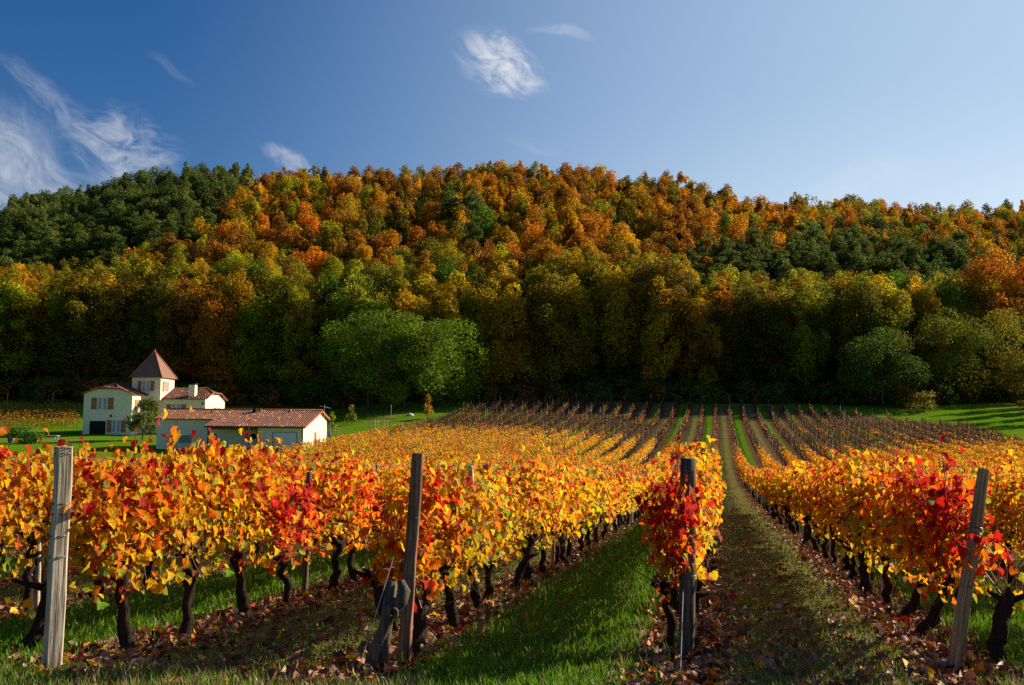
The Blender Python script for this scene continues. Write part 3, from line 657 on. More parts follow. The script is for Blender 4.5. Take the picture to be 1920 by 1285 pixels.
# prototypes: tall wood-edge trees, round hill trees, pines; crowns in neutral tone, tinted through the object colour
TALL = []; ROUND = []; PINE = []
for k in range(8):
    V, T, C = blobs_crown(200 + k, 9500, 18, (3.9, 3.1, 3.5)[k % 3], 1.0, (52, 44, 64)[k % 3], .33, 1.05, cone=(.05, .3, .15)[k % 3]); TALL.append((np_mesh('crown', V, T, C, M['tleaf']), tree_trunk(k, 18, 2, .26, 4)))
for k in range(7):
    V, T, C = blobs_crown(300 + k, 6500, 11.5, (3.5, 2.4, 3.0)[k % 3], 1.0, (30, 22, 38)[k % 3], .34, 1.05, cone=(.1, .35, .2)[k % 3]); ROUND.append((np_mesh('crown', V, T, C, M['tleaf']), tree_trunk(20 + k, 11, 2, .2, 3.4)))
for k in range(6):
    V, T, C = blobs_crown(400 + k, 4200, 14, 3.4, 1.5, 44, .38, .6, cone=.6); PINE.append((np_mesh('crown', V, T, C, M['tleaf']), tree_trunk(40 + k, 14.5, 2, .2, 2)))
def zone(px, py):
    if px < 490 and py < np.interp(px, [0, 200, 330, 400, 440, 490], [490, 480, 430, 385, 350, 310]): return 'pine'
    if 1290 < px < 1960 and np.interp(px, [1290, 1590, 1960], [458, 428, 480]) < py < 505: return 'pine'
    if abs(px - 840) < 14 and 365 < py < 410: return 'pine'
    if abs(px - 885) < 12 and 385 < py < 420: return 'pine'
    return 'leafy'
def leafy_colour(px, py, rg):
    W = dict(orange=.9, golden=1., **{'yellow-green': .6, 'green': .06, 'rust-brown': .5, 'olive': .35})
    if py > 468: W['yellow-green'] += 1.2; W['orange'] *= .2; W['rust-brown'] *= .35; W['green'] += .2; W['olive'] += .8
    if px > 1180 and 340 < py < 440: W['orange'] += 1.2; W['rust-brown'] += .4
    if px > 1500 and py < 400: W['yellow-green'] += 1.6; W['olive'] += .6
    if px > 1540 and py > 520: W['green'] += 1.3; W['yellow-green'] += .8; W['orange'] *= .3
    if 620 < px < 1180 and py < 480: W['orange'] += .5; W['rust-brown'] += .5; W['olive'] += .2
    k = list(W); p = np.array([W[a] for a in k]); return k[int(rg.choice(len(k), p=p / p.sum()))]
rg = np.random.default_rng(33); cand = []
yy = 172.
while yy < 352:
    sx = 4.1 if yy < 190 else 4.7; sy = 4.0 if yy < 200 else 5.4
    half = .53 * yy + 10
    for x in np.arange(-half, half + 40, sx):
        px_, py_ = x + rg.uniform(-.45, .45) * sx, yy + rg.uniform(-.45, .45) * sy
        pxx = 960 + F * px_ / py_
        edge = np.interp(pxx, [0, 300, 600, 900, 1000, 1550, 1650, 1760, 1900], [172, 172, 170, 173, 176, 176, 172, 181, 186])
        if pxx > 1960: edge = 198 + (pxx - 1960) * .25
        if py_ < edge or py_ > 350: continue
        cand.append((px_, py_, edge))
    yy += sy
trees = []
for x, y, edge in cand:
    z = g1(x, y); dd = y - edge; tall = dd < 26
    h = (rg.uniform(17.5, 22.5) if dd < 12 else rg.uniform(15, 19)) if tall else rg.uniform(8, 15)
    px, py = proj((x, y, z + h)); kd = zone(px, py)
    if kd == 'pine': h = rg.uniform(12, 16); px, py = proj((x, y, z + h))
    inside = -60 < px < 1980
    cn = 'dark green' if kd == 'pine' else leafy_colour(px, py, rg)
    if tall and kd == 'pine': kd = 'leafy'; cn = 'yellow-green'
    trees.append(dict(x=x, y=y, z=z, h=h, px=px, py=py, kd=kd, cn=cn, tall=tall, inside=inside, dd=dd))
def landmark(px):
    for lim, s in ((110, 'beyond the dark field'), (360, 'above the tower house'), (600, 'above the long outbuilding'), (910, 'above the green tree clump'), (1180, 'above the brown post row'), (1400, 'above the red-crowned post'), (1700, 'above the steep vine slope'), (9999, 'above the striped lawn')):
        if px < lim: return s
def band(tr):
    if tr['dd'] < 12: return 'at the wood front'
    if tr['dd'] < 26: return 'inside the wood edge'
    return 'on the lower hill' if tr['y'] < 235 else 'halfway up the hill' if tr['y'] < 290 else 'high on the hill' if tr['y'] < 332 else 'on the ridge'
leafy = sorted([a for a in trees if a['kd'] == 'leafy'], key=lambda a: (0 if a['inside'] else 9e3) + a['y'] * (11.5 / a['h']) ** .5 + (0 if a['dd'] < 9 or a['dd'] > 22 else 40)); pines = sorted([a for a in trees if a['kd'] == 'pine'], key=lambda a: (0 if a['inside'] else 9e3) + a['y'])
single = leafy[:300] + pines[:200]; rest = leafy[300:] + pines[200:]
print('trees', len(leafy), len(pines), 'posts', len(posts), 'vines', len(indiv), len(restv))
grp = {}
for a in single:
    key = (a['kd'], a['cn'], band(a), landmark(a['px'])); grp.setdefault(key, []).append(a)
for key, lst in grp.items():
    lst.sort(key=lambda a: a['px'])
    for n, a in enumerate(lst): a['ord'] = '' if len(lst) == 1 else (' leftmost' if n == 0 else ' rightmost' if n == len(lst) - 1 else f' {ordw(n + 1)} from the left')
for a in single:
    pr = PINE if a['kd'] == 'pine' else TALL if a['tall'] else ROUND; H0 = 14 if pr is PINE else 18 if pr is TALL else 11.5
    mc, mt = pr[int(rg.integers(len(pr)))]; pine = pr is PINE
    e = empty('pine_tree' if pine else 'oak_tree', (a['x'], a['y'], a['z'] - .1), rg.uniform(0, 6.28)); s = a['h'] / H0; ws = s * rg.uniform(.8, 1.25); e.scale = (ws * rg.uniform(.85, 1.15), ws, s)
    nm = f"{a['cn']} {'pine' if pine else 'oak'} {band(a)} {landmark(a['px'])}"; o_ = a['ord'].strip()
    if o_: nm += ', ' + o_
    tag(e, nm, 'pine tree' if pine else 'tree', 'pines on the hillside' if pine else 'autumn trees of the hillside wood')
    cr = ob('crown', mc, e); v = rg.uniform(.62, 1.15); cc = PALT[a['cn']]; cr.color = (cc[0] * v * rg.uniform(.85, 1.15), cc[1] * v, cc[2] * v, 1); ob('trunk', mt, e)
# the remaining wood as one mass
LOD = [blobs_crown(500 + k, 2600, 11.5, (3.5, 2.4, 3.0)[k % 3], 1.0, (28, 24, 36)[k % 3], .44, 1.05, cone=(.1, .35, .2)[k % 3]) for k in range(8)]
Vs, Ts, Cs, off = [], [], [], 0
for a in rest:
    V, T, C = LOD[int(rg.integers(8))]; an = rg.uniform(0, 6.28); s = a['h'] / 11.5; w_ = rg.uniform(.8, 1.25) if not a['tall'] else 1.1
    ca, sa = math.cos(an), math.sin(an); W = V * [w_, w_, s]; W = np.stack([W[:, 0] * ca - W[:, 1] * sa + a['x'], W[:, 0] * sa + W[:, 1] * ca + a['y'], W[:, 2] + a['z']], 1)
    v = rg.uniform(.62, 1.15); Vs.append(W); Ts.append(T + off); off += len(V); Cs.append(C * (np.array(PALT[a['cn']]) * v * [rg.uniform(.85, 1.15), 1, 1]))
tag(ob('woodland', np_mesh('woodland', np.concatenate(Vs), np.concatenate(Ts), np.concatenate(Cs), M['tleaf'])), 'mass of orange, gold and green autumn trees covering the upper hill', 'wood', None, 'stuff')
# undergrowth along the wood edge
Vs, Ts, Cs, off = [], [], [], 0
SH = [blobs_crown(600 + k, 420, 3.2, 2.2, .0, 8, .5, .8) for k in range(5)]
for x in np.arange(-105, 125, 1.9):
    pxx = 960 + F * x / 180; e_ = np.interp(pxx, [0, 300, 600, 900, 1000, 1550, 1650, 1760, 1900], [172, 172, 170, 173, 176, 176, 172, 181, 186])
    for q in range(4):
        X0, Y0 = x + rg.normal(0, .8), e_ - 5 + q * 3 + rg.normal(0, 1.2); V, T, C = SH[int(rg.integers(5))]; s = rg.uniform(.5, 1.25)
        Vs.append(V * s + [X0, Y0, g1(X0, Y0) - .2]); Ts.append(T + off); off += len(V); cn = ['olive', 'green', 'rust-brown', 'dark green'][int(rg.integers(4))]; Cs.append(C * np.array(PALT[cn]) * .8)
tag(ob('undergrowth', np_mesh('undergrowth', np.concatenate(Vs), np.concatenate(Ts), np.concatenate(Cs), M['tleaf'])), 'dark tangled bushes and undergrowth along the foot of the wood', 'undergrowth', None, 'stuff')

def lone_tree(name, label, cat, px, basey, Y, H, r, col, n=3500, size=.45, base=.5, seed=1, cone=0., tr=.25, nb=26, flat=.85, group=None):
    p = at(px, basey, Y); z = g1(p[0], p[1]); e = empty(name, (p[0], p[1], z - .05)); tag(e, label, cat, group)
    V, T, C = blobs_crown(seed, n, H, r, base, nb, size, flat, col, cone); ob('crown', np_mesh('crown', V, T, C, M['tleaf']), e); ob('trunk', tree_trunk(seed, H, base, tr, r), e); return e
G2 = (.155, .24, .018)
lone_tree('broadleaf_tree', 'large round bright green tree behind the lawn, tallest of its clump', 'tree', 690, 775, 158, 16.3, 7.2, G2, 17000, .32, .3, 700, tr=.4, nb=46)
lone_tree('broadleaf_tree', 'wide green tree at the clump end next to the vine slope', 'tree', 815, 775, 160, 14.4, 6.6, (.16, .24, .016), 15000, .32, .3, 701, tr=.35, nb=42)
lone_tree('broadleaf_tree', 'dark green lower tree at the clump end nearer the outbuilding', 'tree', 625, 775, 162, 11.5, 4.8, (.08, .16, .016), 9000, .32, .2, 702, nb=30)
lone_tree('broadleaf_tree', 'green tree bulging from the middle of the clump', 'tree', 758, 777, 156, 15.4, 6.0, (.17, .25, .018), 12000, .32, .3, 703, nb=34)
lone_tree('broadleaf_tree', 'dark green rounded tree in front of the wood beside the striped lawn', 'tree', 1655, 745, 166, 13.5, 6.5, (.11, .16, .022), 13000, .30, .2, 704, nb=38)
lone_tree('broadleaf_tree', 'tall yellow-green tree above the striped lawn at the wood end', 'tree', 1780, 745, 175, 17, 6.2, (.20, .22, .02), 13000, .30, .3, 705, nb=40)
lone_tree('broadleaf_tree', 'golden green tree at the frame edge above the striped lawn', 'tree', 1895, 745, 178, 17, 6.0, (.26, .22, .02), 13000, .30, .3, 706, nb=40)
lone_tree('young_tree', 'slim young amber tree on the lawn edge near the first vines', 'tree', 802, 797, 146, 3.4, .75, (.52, .26, .03), 500, .28, .3, 710, .6, .06, 12, .8)
lone_tree('young_tree', 'small yellow-green conical sapling on the lawn next to the outbuilding gable', 'tree', 622, 806, 132, 2.6, .7, (.28, .30, .03), 420, .24, .1, 711, .8, .05, 12, .6)
lone_tree('young_tree', 'bare looking olive sapling on the lawn between gable and amber tree', 'tree', 659, 798, 143, 2.8, .8, (.20, .20, .03), 300, .26, .3, 712, .7, .05, 12, .6)
lone_tree('garden_bush', 'feathery green bush growing against the tower house wall', 'bush', 267, 828, 122, 5.0, 2.0, (.16, .19, .03), 2600, .26, .1, 713, 0, .1, 20, .8)
lone_tree('garden_bush', 'small rounded green bush beside the white garden table', 'bush', 48, 825, 116, 1.9, 1.7, (.09, .20, .02), 900, .25, .0, 714, 0, .06, 10, .6)
lone_tree('spreading_shrub', 'pale olive spreading shrub at the top of the vine slope', 'shrub', 1732, 752, 160, 3.4, 2.6, (.22, .20, .04), 700, .35, .1, 715, 0, .09, 14, .5)
lone_tree('young_tree', 'small golden shrub beside the lone pale post', 'shrub', 1916, 750, 158, 2.2, 1.0, (.55, .30, .03), 350, .3, .2, 716, 0, .05, 9, .8)
for k, (x, y, h) in enumerate(((84, 151, 13), (88, 158, 14), (91.5, 165, 14), (95, 172, 15), (98.5, 179, 15))):          # trees past the lawn whose shadows stripe it
    e = empty('oak_tree', (x, y, g1(x, y))); tag(e, f'yellow-green oak past the striped lawn, {ordw(k + 1)} of its line', 'tree', 'oaks past the lawn'); mc, mt = TALL[k]; e.scale = (.55, .45, h / 18)
    cr = ob('crown', mc, e); cr.color = (*PALT['yellow-green'], 1); ob('trunk', mt, e)

# ------------------------------------------------------------------ buildings
def tiled(parent, quad, name='roof', m='tile', pitch=.24, course=.42, thick=.07):
    """roof slope of half-round tiles: quad = eave-left, eave-right, ridge-right, ridge-left (local coordinates)"""
    a, b, c, d = (np.array(q, float) for q in quad); nrm = norm(np.cross(b - a, d - a))
    W = max(np.linalg.norm(b - a), np.linalg.norm(c - d)); H = np.linalg.norm((c + d) / 2 - (a + b) / 2)
    nu = max(2, int(W / pitch)) * 4; nv = max(2, int(H / course)); V = []; rows = nv * 2
    for j in range(rows):
        v0 = (j // 2 + (j % 2)) / nv; lift = .028 if j % 2 == 0 else 0.
        l, r = a + (d - a) * v0, b + (c - b) * v0
        for i in range(nu + 1):
            u = i / nu; V.append(l + (r - l) * u + nrm * (thick + .055 * math.sin(i * math.pi / 2) + lift))
    w_ = nu + 1; Fc = [[j * w_ + i, j * w_ + i + 1, (j + 1) * w_ + i + 1, (j + 1) * w_ + i] for j in range(rows - 1) for i in range(nu)]
    mb = MB().add(V, Fc); mb.add([a, b, c, d, a + nrm * .05, b + nrm * .05, c + nrm * .05, d + nrm * .05], [[3, 2, 1, 0], [4, 5, 6, 7], [0, 1, 5, 4], [1, 2, 6, 5], [2, 3, 7, 6], [3, 0, 4, 7]])
    return mb.build(name, M[m], parent)
def window(parent, x, y, z, w_, h, side='front', shut=.42, label=None):
    """window with shutters folded open on a wall; side front (wall in plane y) or right (wall in plane x)"""
    def bx(mb, a0, a1, o0, o1, z0, z1): return mb.box(a0, a1, y - o1, y - o0, z0, z1) if side == 'front' else mb.box(x + o0, x + o1, a0, a1, z0, z1)
    c = x if side == 'front' else y; win = bx(MB(), c - w_ / 2, c + w_ / 2, .004, .03, z, z + h).build('window', M['curtain'], parent)
    mb = MB(); f = .05
    for a0, a1, z0, z1 in ((c - w_ / 2 - f, c - w_ / 2, z - f, z + h + f), (c + w_ / 2, c + w_ / 2 + f, z - f, z + h + f), (c - w_ / 2, c + w_ / 2, z - f, z), (c - w_ / 2, c + w_ / 2, z + h, z + h + f), (c - .03, c + .03, z, z + h)): bx(mb, a0, a1, .004, .06, z0, z1)
    for k in (1, 2): bx(mb, c - w_ / 2, c - .031, .005, .045, z + h * k / 3 - .015, z + h * k / 3 + .015); bx(mb, c + .031, c + w_ / 2, .005, .045, z + h * k / 3 - .015, z + h * k / 3 + .015)
    mb.build('frame', M['white'], win)
    mb = MB()
    for q in (-1, 1): bx(mb, c + q * w_ / 4 - w_ * .11, c + q * w_ / 4 + w_ * .11, .031, .036, z + .06, z + h - .06)
    mb.build('pane', M['glass'], win)
    bx(MB(), c - w_ / 2 - .1, c + w_ / 2 + .1, .0, .11, z - f - .06, z - f).build('sill', M['white'], win)
    for q in (-1, 1):
        if shut:
            a0 = c + q * (w_ / 2 + f + .02); a1 = a0 + q * shut; mb = bx(MB(), min(a0, a1), max(a0, a1), .01, .05, z - .02, z + h + .02)
            for k in (.2, .8): bx(mb, min(a0, a1) + .02, max(a0, a1) - .02, .05, .07, z + h * k - .04, z + h * k + .04)
            mb.build('shutter', M['shutter'], parent)
    return win
# --- long outbuilding
o0 = at(568, 845, 107); rz = R_(-7); gz = float(o0[2])
G = empty('outbuilding', tuple(o0), rz); tag(G, 'long low cream outbuilding with brown tiled roof and white garage door', 'outbuilding')
SL = .314; zr = 4.23
def gable_wall(mb, x0, x1, yf, yb, zf, zb, yr, zr_):
    return mb.prism([(yf, -1), (yb, -1), (yb, zb), (yr, zr_), (yf, zf)], 0, x0, x1)
mb = MB(); gable_wall(mb, -5.0, 0, 0, 8, 2.5, 3.44, 5.5, zr); gable_wall(mb, -10.6, -5.003, 2.2, 8, 2.5 + 2.2 * SL, 3.44, 5.5, zr); gable_wall(mb, -17.4, -10.603, 2.35, 7.8, 2.5 + 2.35 * SL, 3.5, 5.5, zr); mb.build('wall', M['stucco'], G)
def on_slope(y): return 2.5 + y * SL + .02
tiled(G, [(-10.75, -.38, on_slope(-.38)), (.22, -.38, on_slope(-.38)), (.22, 5.5, on_slope(5.5)), (-10.75, 5.5, on_slope(5.5))])
tiled(G, [(-17.6, 2.0, on_slope(2.0)), (-10.76, 2.0, on_slope(2.0)), (-10.76, 5.5, on_slope(5.5)), (-17.6, 5.5, on_slope(5.5))])
tiled(G, [(.22, 8.3, zr - 2.8 * SL + .02), (-17.6, 8.3, zr - 2.8 * SL + .02), (-17.6, 5.5, on_slope(5.5)), (.22, 5.5, on_slope(5.5))])
MB().tube([(-17.6, 5.5, zr + .10), (.24, 5.5, zr + .10)], .12, 8).build('ridge', M['hip'], G, True)
mb = MB(); mb.prism([(-.40, on_slope(-.4) - .12), (5.5, zr - .09), (5.5, zr + .13), (-.40, on_slope(-.4) + .10)], 0, .225, .30); mb.prism([(5.5, zr - .09), (8.32, zr - 2.82 * SL - .1), (8.32, zr - 2.82 * SL + .12), (5.5, zr + .13)], 0, .225, .30); mb.build('verge', M['hip'], G)
MB().box(-10.75, .22, -.46, -.385, on_slope(-.38) - .08, on_slope(-.38) + .02).build('gutter', M['beam'], G)
mb = MB(); mb.box(-10.6, -5.01, -.05, .12, 2.12, 2.40); mb.box(-10.55, -10.37, -.03, .14, -1, 2.12); mb.build('beam', M['beam'], G)
gd = MB(); gd.box(-3.25, -.75, -.05, -.004, -1, 1.82)
for k in range(5): gd.box(-3.2, -.8, -.062, -.051, .02 + k * .36, .30 + k * .36)
gd = gd.build('garage_door', M['white'], G)
mb = MB(); mb.box(-3.35, -3.25, -.08, -.003, -1, 1.92); mb.box(-.75, -.65, -.08, -.003, -1, 1.92); mb.box(-3.25, -.75, -.08, -.003, 1.822, 1.92); mb.build('door_frame', M['wood_pale'], G)
d = MB().box(-7.4, -6.2, 2.14, 2.196, 0, 2.0).build('door', M['white'], G); mb = MB(); mb.box(-7.28, -7.05, 2.11, 2.138, .9, 1.8); mb.box(-6.95, -6.72, 2.11, 2.138, .9, 1.8); mb.build('pane', M['door_b'], d)
d = MB().box(.003, .05, 3.6, 4.5, 0, 1.95).build('side_door', M['wood_pale'], G); MB().box(.051, .09, 4.35, 4.4, .95, 1.15).build('handle', M['metal'], d)
MB().box(-14.8, -13.4, 2.31, 2.347, .6, 1.45).build('window', M['glass'], G)
for x, y, r, m in ((-7.2, 4.6, .32, 'dark'), (-6.7, 4.9, .16, 'tile'), (-3.2, 4.8, .13, 'tile'), (-12.0, 4.4, .12, 'tile')):
    z = on_slope(y); MB().tube([(x, y, z), (x, y, z + .35 + r * .4)], [r, r * .8], 8).build('roof_vent', M[m], G)
an = MB(); an.tube([(.45, 5.6, zr - .6), (.45, 5.6, zr + .75)], .02, 5); an.tube([(.0, 5.6, zr + .60), (1.15, 5.5, zr + .35)], .014, 4)
for k in range(8): a = .05 + k * .14; an.tube([(a, 5.25, zr + .58 - k * .028), (a, 5.9, zr + .58 - k * .028)], .009, 4)
an.build('aerial', M['metal'], G)
def gl(x, y, z, O=o0, r=rz): return (O[0] + x * math.cos(r) - y * math.sin(r), O[1] + x * math.sin(r) + y * math.cos(r), O[2] + z)
for k, (x, lab) in enumerate(((-10.0, 'dark hanging basket at the post end of the porch'), (-5.6, 'dark hanging basket beside the garage end of the porch'))):
    e = empty('hanging_basket', gl(x, .25, 1.35), rz); tag(e, lab, 'hanging basket', 'baskets under the porch beam')
    rgk = np.random.default_rng(k); n = 160; dq = norm(rgk.normal(0, 1, (n, 3))); V, T, C = place_leaves(dq * .30 * [1, 1, .8] + [0, 0, .05], rgk.normal(0, 1, (n, 3)), dq, np.full(n, .16), np.full((n, 3), 1.) * [.025, .05, .015], TPL[1], rgk)
    ob('plant', np_mesh('plant', V, T, C, M['tleaf']), e); MB().tube([(0, 0, -.2), (0, 0, -.1), (0, 0, .05)], [.08, .17, .2], 8).build('basket', M['beam'], e, True)
    MB().tube([(0, 0, .05), (0, -.2, .85)], .012, 4).build('chain', M['metal'], e)

for x_, y_, z_ in ((-5.1, -.06, 2.35), (-.12, -.06, 2.35)): MB().tube([(x_, y_, z_), (x_, y_, -.6)], .04, 6).build('downpipe', M['beam'], G)
# --- house with tower
h0 = at(154, 818, 130); H = empty('tower_house', tuple(h0), rz); tag(H, 'cream rendered house with pointed tiled tower and brown shutters', 'house')
mb = MB()
# left block: walls with clipped gable towards the camera
mb.add([(0, 0, -1), (6.55, 0, -1), (6.55, 0, 5.45), (4.65, 0, 6.13), (2.0, 0, 6.13), (0, 0, 5.45), (0, 7, -1), (6.55, 7, -1), (6.55, 7, 5.45), (4.65, 7, 6.13), (2.0, 7, 6.13), (0, 7, 5.45)],
       [[0, 1, 2, 3, 4, 5], [11, 10, 9, 8, 7, 6], [0, 6, 7, 1], [1, 7, 8, 2], [2, 8, 9, 3], [3, 9, 10, 4], [4, 10, 11, 5], [5, 11, 6, 0]])
mb.build('wall', M['stucco'], H)
# right block
mb = MB().prism([(4.4, -1), (10.7, -1), (10.7, 5.0), (8.7, 5.72), (6.4, 5.72), (4.4, 5.0)], 0, 6.56, 14.35); mb.build('wall', M['stucco'], H)
# roofs. left block: ridge runs away from the camera with a small hip at the front
e1 = .3; rx = 3.3; rzv = 6.78
tiled(H, [(6.55 + e1, -.25, 5.36), (6.55 + e1, 7.2, 5.36), (rx, 7.2, rzv), (rx, 1.9, rzv)])
tiled(H, [(-e1, 7.2, 5.36), (-e1, -.25, 5.36), (rx, 1.9, rzv), (rx, 7.2, rzv)])
mb = MB().add([(1.85, -.28, 6.10), (4.8, -.28, 6.10), (rx, 1.9, rzv + .10), (-e1, -.25, 5.37), (6.85, -.25, 5.37), (1.85, -.28, 6.02), (4.8, -.28, 6.02)], [[0, 1, 2], [3, 0, 2], [1, 4, 2], [0, 5, 6, 1], [3, 5, 0], [1, 6, 4]]); mb.build('roof', M['tile'], H)
mb = MB()
for a, b in (((-e1, -.27, 5.42), (1.9, -.3, 6.16)), ((4.75, -.3, 6.16), (6.85, -.27, 5.42)), ((4.75, -.3, 6.16), (rx, 1.9, rzv + .12)), ((1.9, -.3, 6.16), (rx, 1.9, rzv + .12)), ((1.9, -.3, 6.16), (4.75, -.3, 6.16))): mb.tube([a, b], .075, 6)
mb.build('ridge', M['hip'], H, True)
# right block roof with clipped gable on the right
tiled(H, [(8.52, 4.05, 4.90), (14.6, 4.05, 4.90), (13.2, 7.55, 6.42), (8.52, 7.55, 6.42)])
tiled(H, [(14.6, 11.0, 4.90), (6.6, 11.0, 4.90), (6.6, 7.55, 6.42), (13.2, 7.55, 6.42)])
mb = MB().add([(14.62, 6.3, 5.78), (14.62, 8.8, 5.78), (13.2, 7.55, 6.5), (14.62, 4.05, 4.92), (14.62, 11.0, 4.92)], [[0, 1, 2], [3, 0, 2], [1, 4, 2]]); mb.build('roof', M['tile'], H)
mb = MB()
for a, b in (((14.62, 4.05, 4.97), (14.64, 6.3, 5.83)), ((14.64, 6.3, 5.83), (14.64, 8.8, 5.83)), ((14.64, 8.8, 5.83), (14.62, 11.0, 4.97)), ((14.64, 6.3, 5.83), (13.2, 7.55, 6.55)), ((8.52, 7.55, 6.52), (13.2, 7.55, 6.55))): mb.tube([a, b], .08, 6)
mb.build('ridge', M['hip'], H, True)
# tower, carried over the entrance on a curved corbel
tx0, tx1, ty0, ty1 = 4.55, 8.5, 3.6, 7.55; arc = [(tx0, 7.8)] ; prof = [(0., 4.75), (.25, 4.62), (.6, 4.56), (3.4, 4.56), (3.75, 4.62), (3.95, 4.75)]
MB().prism([(tx0, 7.8), *[(tx0 + a, z) for a, z in prof], (tx1, 7.8)], 1, ty0, ty1).build('tower_wall', M['stucco'], H)
MB().box(6.56, 8.2, 4.38, 4.397, 0, 4.55).build('porch_wall', M['stucco'], H)
apex = np.array([(tx0 + tx1) / 2, (ty0 + ty1) / 2, 11.3]); V = []; lv = [(0., 2.25, 7.72), (.18, 1.86, 8.35), (.5, 1.18, 9.45), (1, .05, 11.3)]
for _, r, z in lv: V += [(apex[0] + sx * r, apex[1] + sy * r, z) for sx, sy in ((-1, -1), (1, -1), (1, 1), (-1, 1))]
tr_ = MB().add(V, [[0, 3, 2, 1], [12, 13, 14, 15]] + [[k * 4 + j, k * 4 + (j + 1) % 4, k * 4 + 4 + (j + 1) % 4, k * 4 + 4 + j] for k in range(3) for j in range(4)]).build('tower_roof', M['slate'], H)
mb = MB()
for sx, sy in ((-1, -1), (1, -1), (1, 1), (-1, 1)): mb.tube([(apex[0] + sx * r, apex[1] + sy * r, z + .03) for _, r, z in lv], .085, 6)
mb.build('hip_tile', M['hip'], tr_, True)
MB().tube([(*apex[:2], 11.25), (*apex[:2], 11.42), (*apex[:2], 11.5), (*apex[:2], 11.62)], [.12, .07, .13, .04], 8).build('finial', M['hip'], tr_, True)
MB().box(11.9, 12.75, 4.6, 5.35, 4.6, 6.85).build('chimney', M['stucco'], H); MB().box(11.82, 12.83, 4.52, 5.43, 6.86, 7.05).build('chimney_cap', M['dark'], H)
window(H, 2.55, 0, 3.45, 1.35, 1.45, 'front', .75); window(H, 6.0 - .25, 0, .9, 1.1, 1.35, 'front', .6) if False else None
window(H, 4.55, 0, .55, 1.15, 1.5, 'front', .62)
window(H, 6.5, ty0, 5.95, 1.1, 1.3, 'front', .52); window(H, tx1, 4.95, 5.95, .75, 1.25, 'right', .55) if False else None
# shutters seen edge-lit on the sunny sides
window(H, 6.55, 1.9, 3.25, .95, 1.45, 'right', .7); window(H, tx1, 5.0, 5.95, .7, 1.3, 'right', .42)
window(H, 11.2 - .8, 4.4, 2.95, 1.25, 1.3, 'front', .62); window(H, 14.35, 8.2, 2.6, .9, 1.3, 'right', .5)
MB().box(.95, 3.1, -.02, -.004, -1, 1.95).build('garage_opening_shade', M['dark'], H)  # flat dark panel on the wall, shade of the open garage put into colour
d = MB().box(6.75, 7.75, 4.30, 4.375, 2.0, 4.5).build('door', M['door_b'], H); MB().tube([(7.62, 4.27, 3.1), (7.62, 4.27, 3.3)], .03, 5).build('handle', M['metal'], d)
mb = MB(); mb.box(3.75, 3.87, -.10, -.003, 2.5, 2.6); mb.tube([(3.81, -.12, 2.42), (3.81, -.12, 2.56), (3.81, -.12, 2.78)], [.05, .11, .06], 6); mb.build('wall_lamp', M['dark'], H)
mb = MB(); mb.box(13.95, 14.07, 4.28, 4.397, 4.3, 4.4); mb.tube([(14.01, 4.25, 4.22), (14.01, 4.25, 4.5)], [.08, .1], 6); mb.build('wall_lamp', M['dark'], H)

# ------------------------------------------------------------------ garden things
p = at(715, 834, 122); sw = empty('swing_set', (p[0], p[1], g1(p[0], p[1])), R_(8)); tag(sw, 'brown wooden garden swing frame standing on the lawn', 'swing')
mb = MB(); mb.tube([(-1.6, 0, 1.95), (1.6, 0, 1.95)], .05, 6); mb.build('crossbar', M['beam'], sw)
for sx in (-1.5, 1.5):
    for sy in (-.8, .8): MB().tube([(sx * 1.05, sy, -.05), (sx, 0, 1.95)], .045, 6).build('leg', M['beam'], sw)
for x in (-.6, .5):
    st = MB().box(x - .2, x + .2, -.1, .1, .5, .54).build('seat', M['white'], sw); mb = MB(); mb.tube([(x - .18, 0, .54), (x - .18, 0, 1.92)], .012, 4); mb.tube([(x + .18, 0, .54), (x + .18, 0, 1.92)], .012, 4); mb.build('rope', M['white'], st)
p = at(768, 797, 150); rgk = np.random.default_rng(2); o = MB().tube([(0, 0, -.1), (.05, 0, .15), (.0, 0, .3), (.05, 0, .38)], [.5, .48, .34, .1], 9, seed=2, rough=.2).build('boulder', M['rock'], None, True); o.location = (p[0], p[1], g1(p[0], p[1])); tag(o, 'pale boulder lying on the lawn near the amber sapling', 'rock')
p = at(640, 838, 117); e = empty('clothes_post', (p[0], p[1], g1(p[0], p[1]))); tag(e, 'small dark metal clothes post on the lawn beside the gable', 'clothes post'); MB().tube([(0, 0, -.1), (0, 0, 1.0)], .03, 6).build('pole', M['metal'], e); MB().tube([(-.55, 0, 1.0), (.55, 0, 1.0)], .025, 6).build('crossbar', M['metal'], e)
p = gl(1.3, 4.9, 0); e = empty('folded_parasol', (p[0], p[1], g1(p[0], p[1]) )); tag(e, 'folded blue parasol standing by the outbuilding gable', 'parasol'); MB().tube([(0, 0, 0), (0, 0, 2.2)], .025, 6).build('pole', M['metal'], e); MB().tube([(0, 0, .75), (0, 0, .95), (0, 0, 2.1)], [.20, .17, .04], 8).build('canopy', M['blue'], e, True)
p = at(85, 818, 118); e = empty('garden_table', (p[0], p[1], g1(p[0], p[1]) )); tag(e, 'long white garden table on the lawn before the tower house', 'table'); MB().box(-1.5, 1.5, -.5, .5, .70, .75).build('tabletop', M['white'], e, bevel=.01)
for sx in (-1.3, 1.3):
    for sy in (-.4, .4): MB().tube([(sx, sy, 0), (sx, sy, .70)], .035, 6).build('leg', M['white'], e)
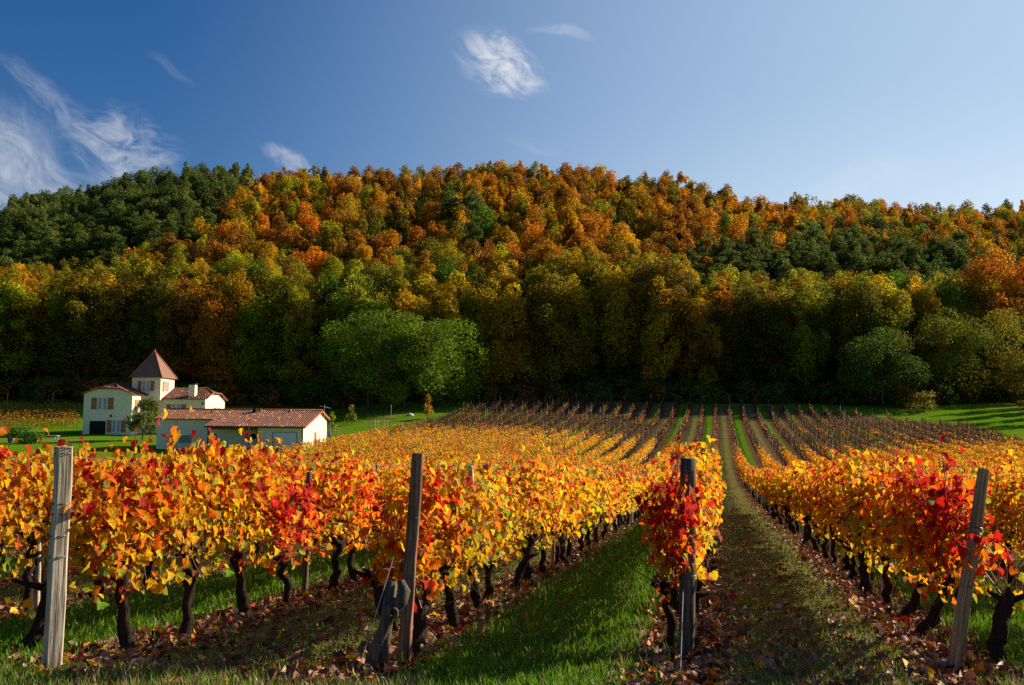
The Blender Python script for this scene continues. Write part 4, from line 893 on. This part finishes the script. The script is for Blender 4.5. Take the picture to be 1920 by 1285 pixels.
for px, lab in ((20, 'small blue garden tub near the round bush'), (70, 'small blue garden tub beside the white table')):
    p = at(px, 820, 117.0); o = MB().tube([(0, 0, 0), (0, 0, .08), (0, 0, .5), (0, 0, .55)], [.22, .26, .34, .36], 10).build('garden_tub', M['blue'], None, True); o.location = (p[0], p[1], g1(p[0], p[1])); tag(o, lab, 'tub', 'blue garden tubs')
for px, Y, lab in ((733, 148, 'thin pale fence post at the lawn edge near the boulder'), (1912, 160, 'short pale post standing by the golden shrub'), (797, 150, 'thin pale stake beside the amber sapling'), (12, 165, 'pale stake at the top of the dark field, outer one'), (97, 165, 'pale stake at the top of the dark field, nearer the house')):
    p = at(px, 790, Y); o = ob('fence_post', post_mesh('fence_post', 1.9, .07 if px > 1900 else .045, M['wood_pale'], 7, px)); o.location = (p[0], p[1], g1(p[0], p[1])); tag(o, lab, 'fence post')
# the small second vineyard past the house
LP, LTp, LN, LS, LC = [], [], [], [], []; WP, WQ, WR_, WC = [], [], [], []; rg = np.random.default_rng(71)
for r in range(9):
    Y0 = 138 + r * 3.0
    for x in np.arange(-.53 * Y0 - 2, -.425 * Y0, 1.0):
        y = Y0 + (x + 60) * .12; z = g1(x, y); n = 22; hx = rg.uniform(-.5, .5, n); hz = rg.uniform(.4, 1.45, n)
        LP.append(np.stack([x + hx, y + rg.normal(0, .15, n), z + hz], 1)); tp = rg.normal(0, .5, (n, 3)); tp[:, 2] -= 1; LTp.append(tp); nr = rg.normal(0, .5, (n, 3)); nr[:, 1] -= .8; LN.append(nr); LS.append(rg.uniform(.14, .2, n))
        LC.append(np.array([ORA * .6, BRO, YEL * .6])[rg.integers(0, 3, n)])
        for q in range(7): a = rg.uniform(-.5, .5); WP.append((x + a, y, z)); WQ.append((x + a + rg.normal(0, .1), y, z + rg.uniform(1.1, 1.6))); WR_.append(.012); WC.append((.14, .07, .04))
V1, T1, C1 = place_leaves(*(np.concatenate(a) for a in (LP, LTp, LN, LS, LC)), TPL[2], rg); V2, T2, C2 = rods_arrays(WP, WQ, WR_, WC)
tag(ob('second_vineyard', np_mesh('second_vineyard', np.concatenate([V1, V2]), np.concatenate([T1, T2 + len(V1)]), np.concatenate([C1, C2]), M['vleaf'])), 'brown and rust vine rows of the small field past the tower house', 'grapevines', None, 'stuff')
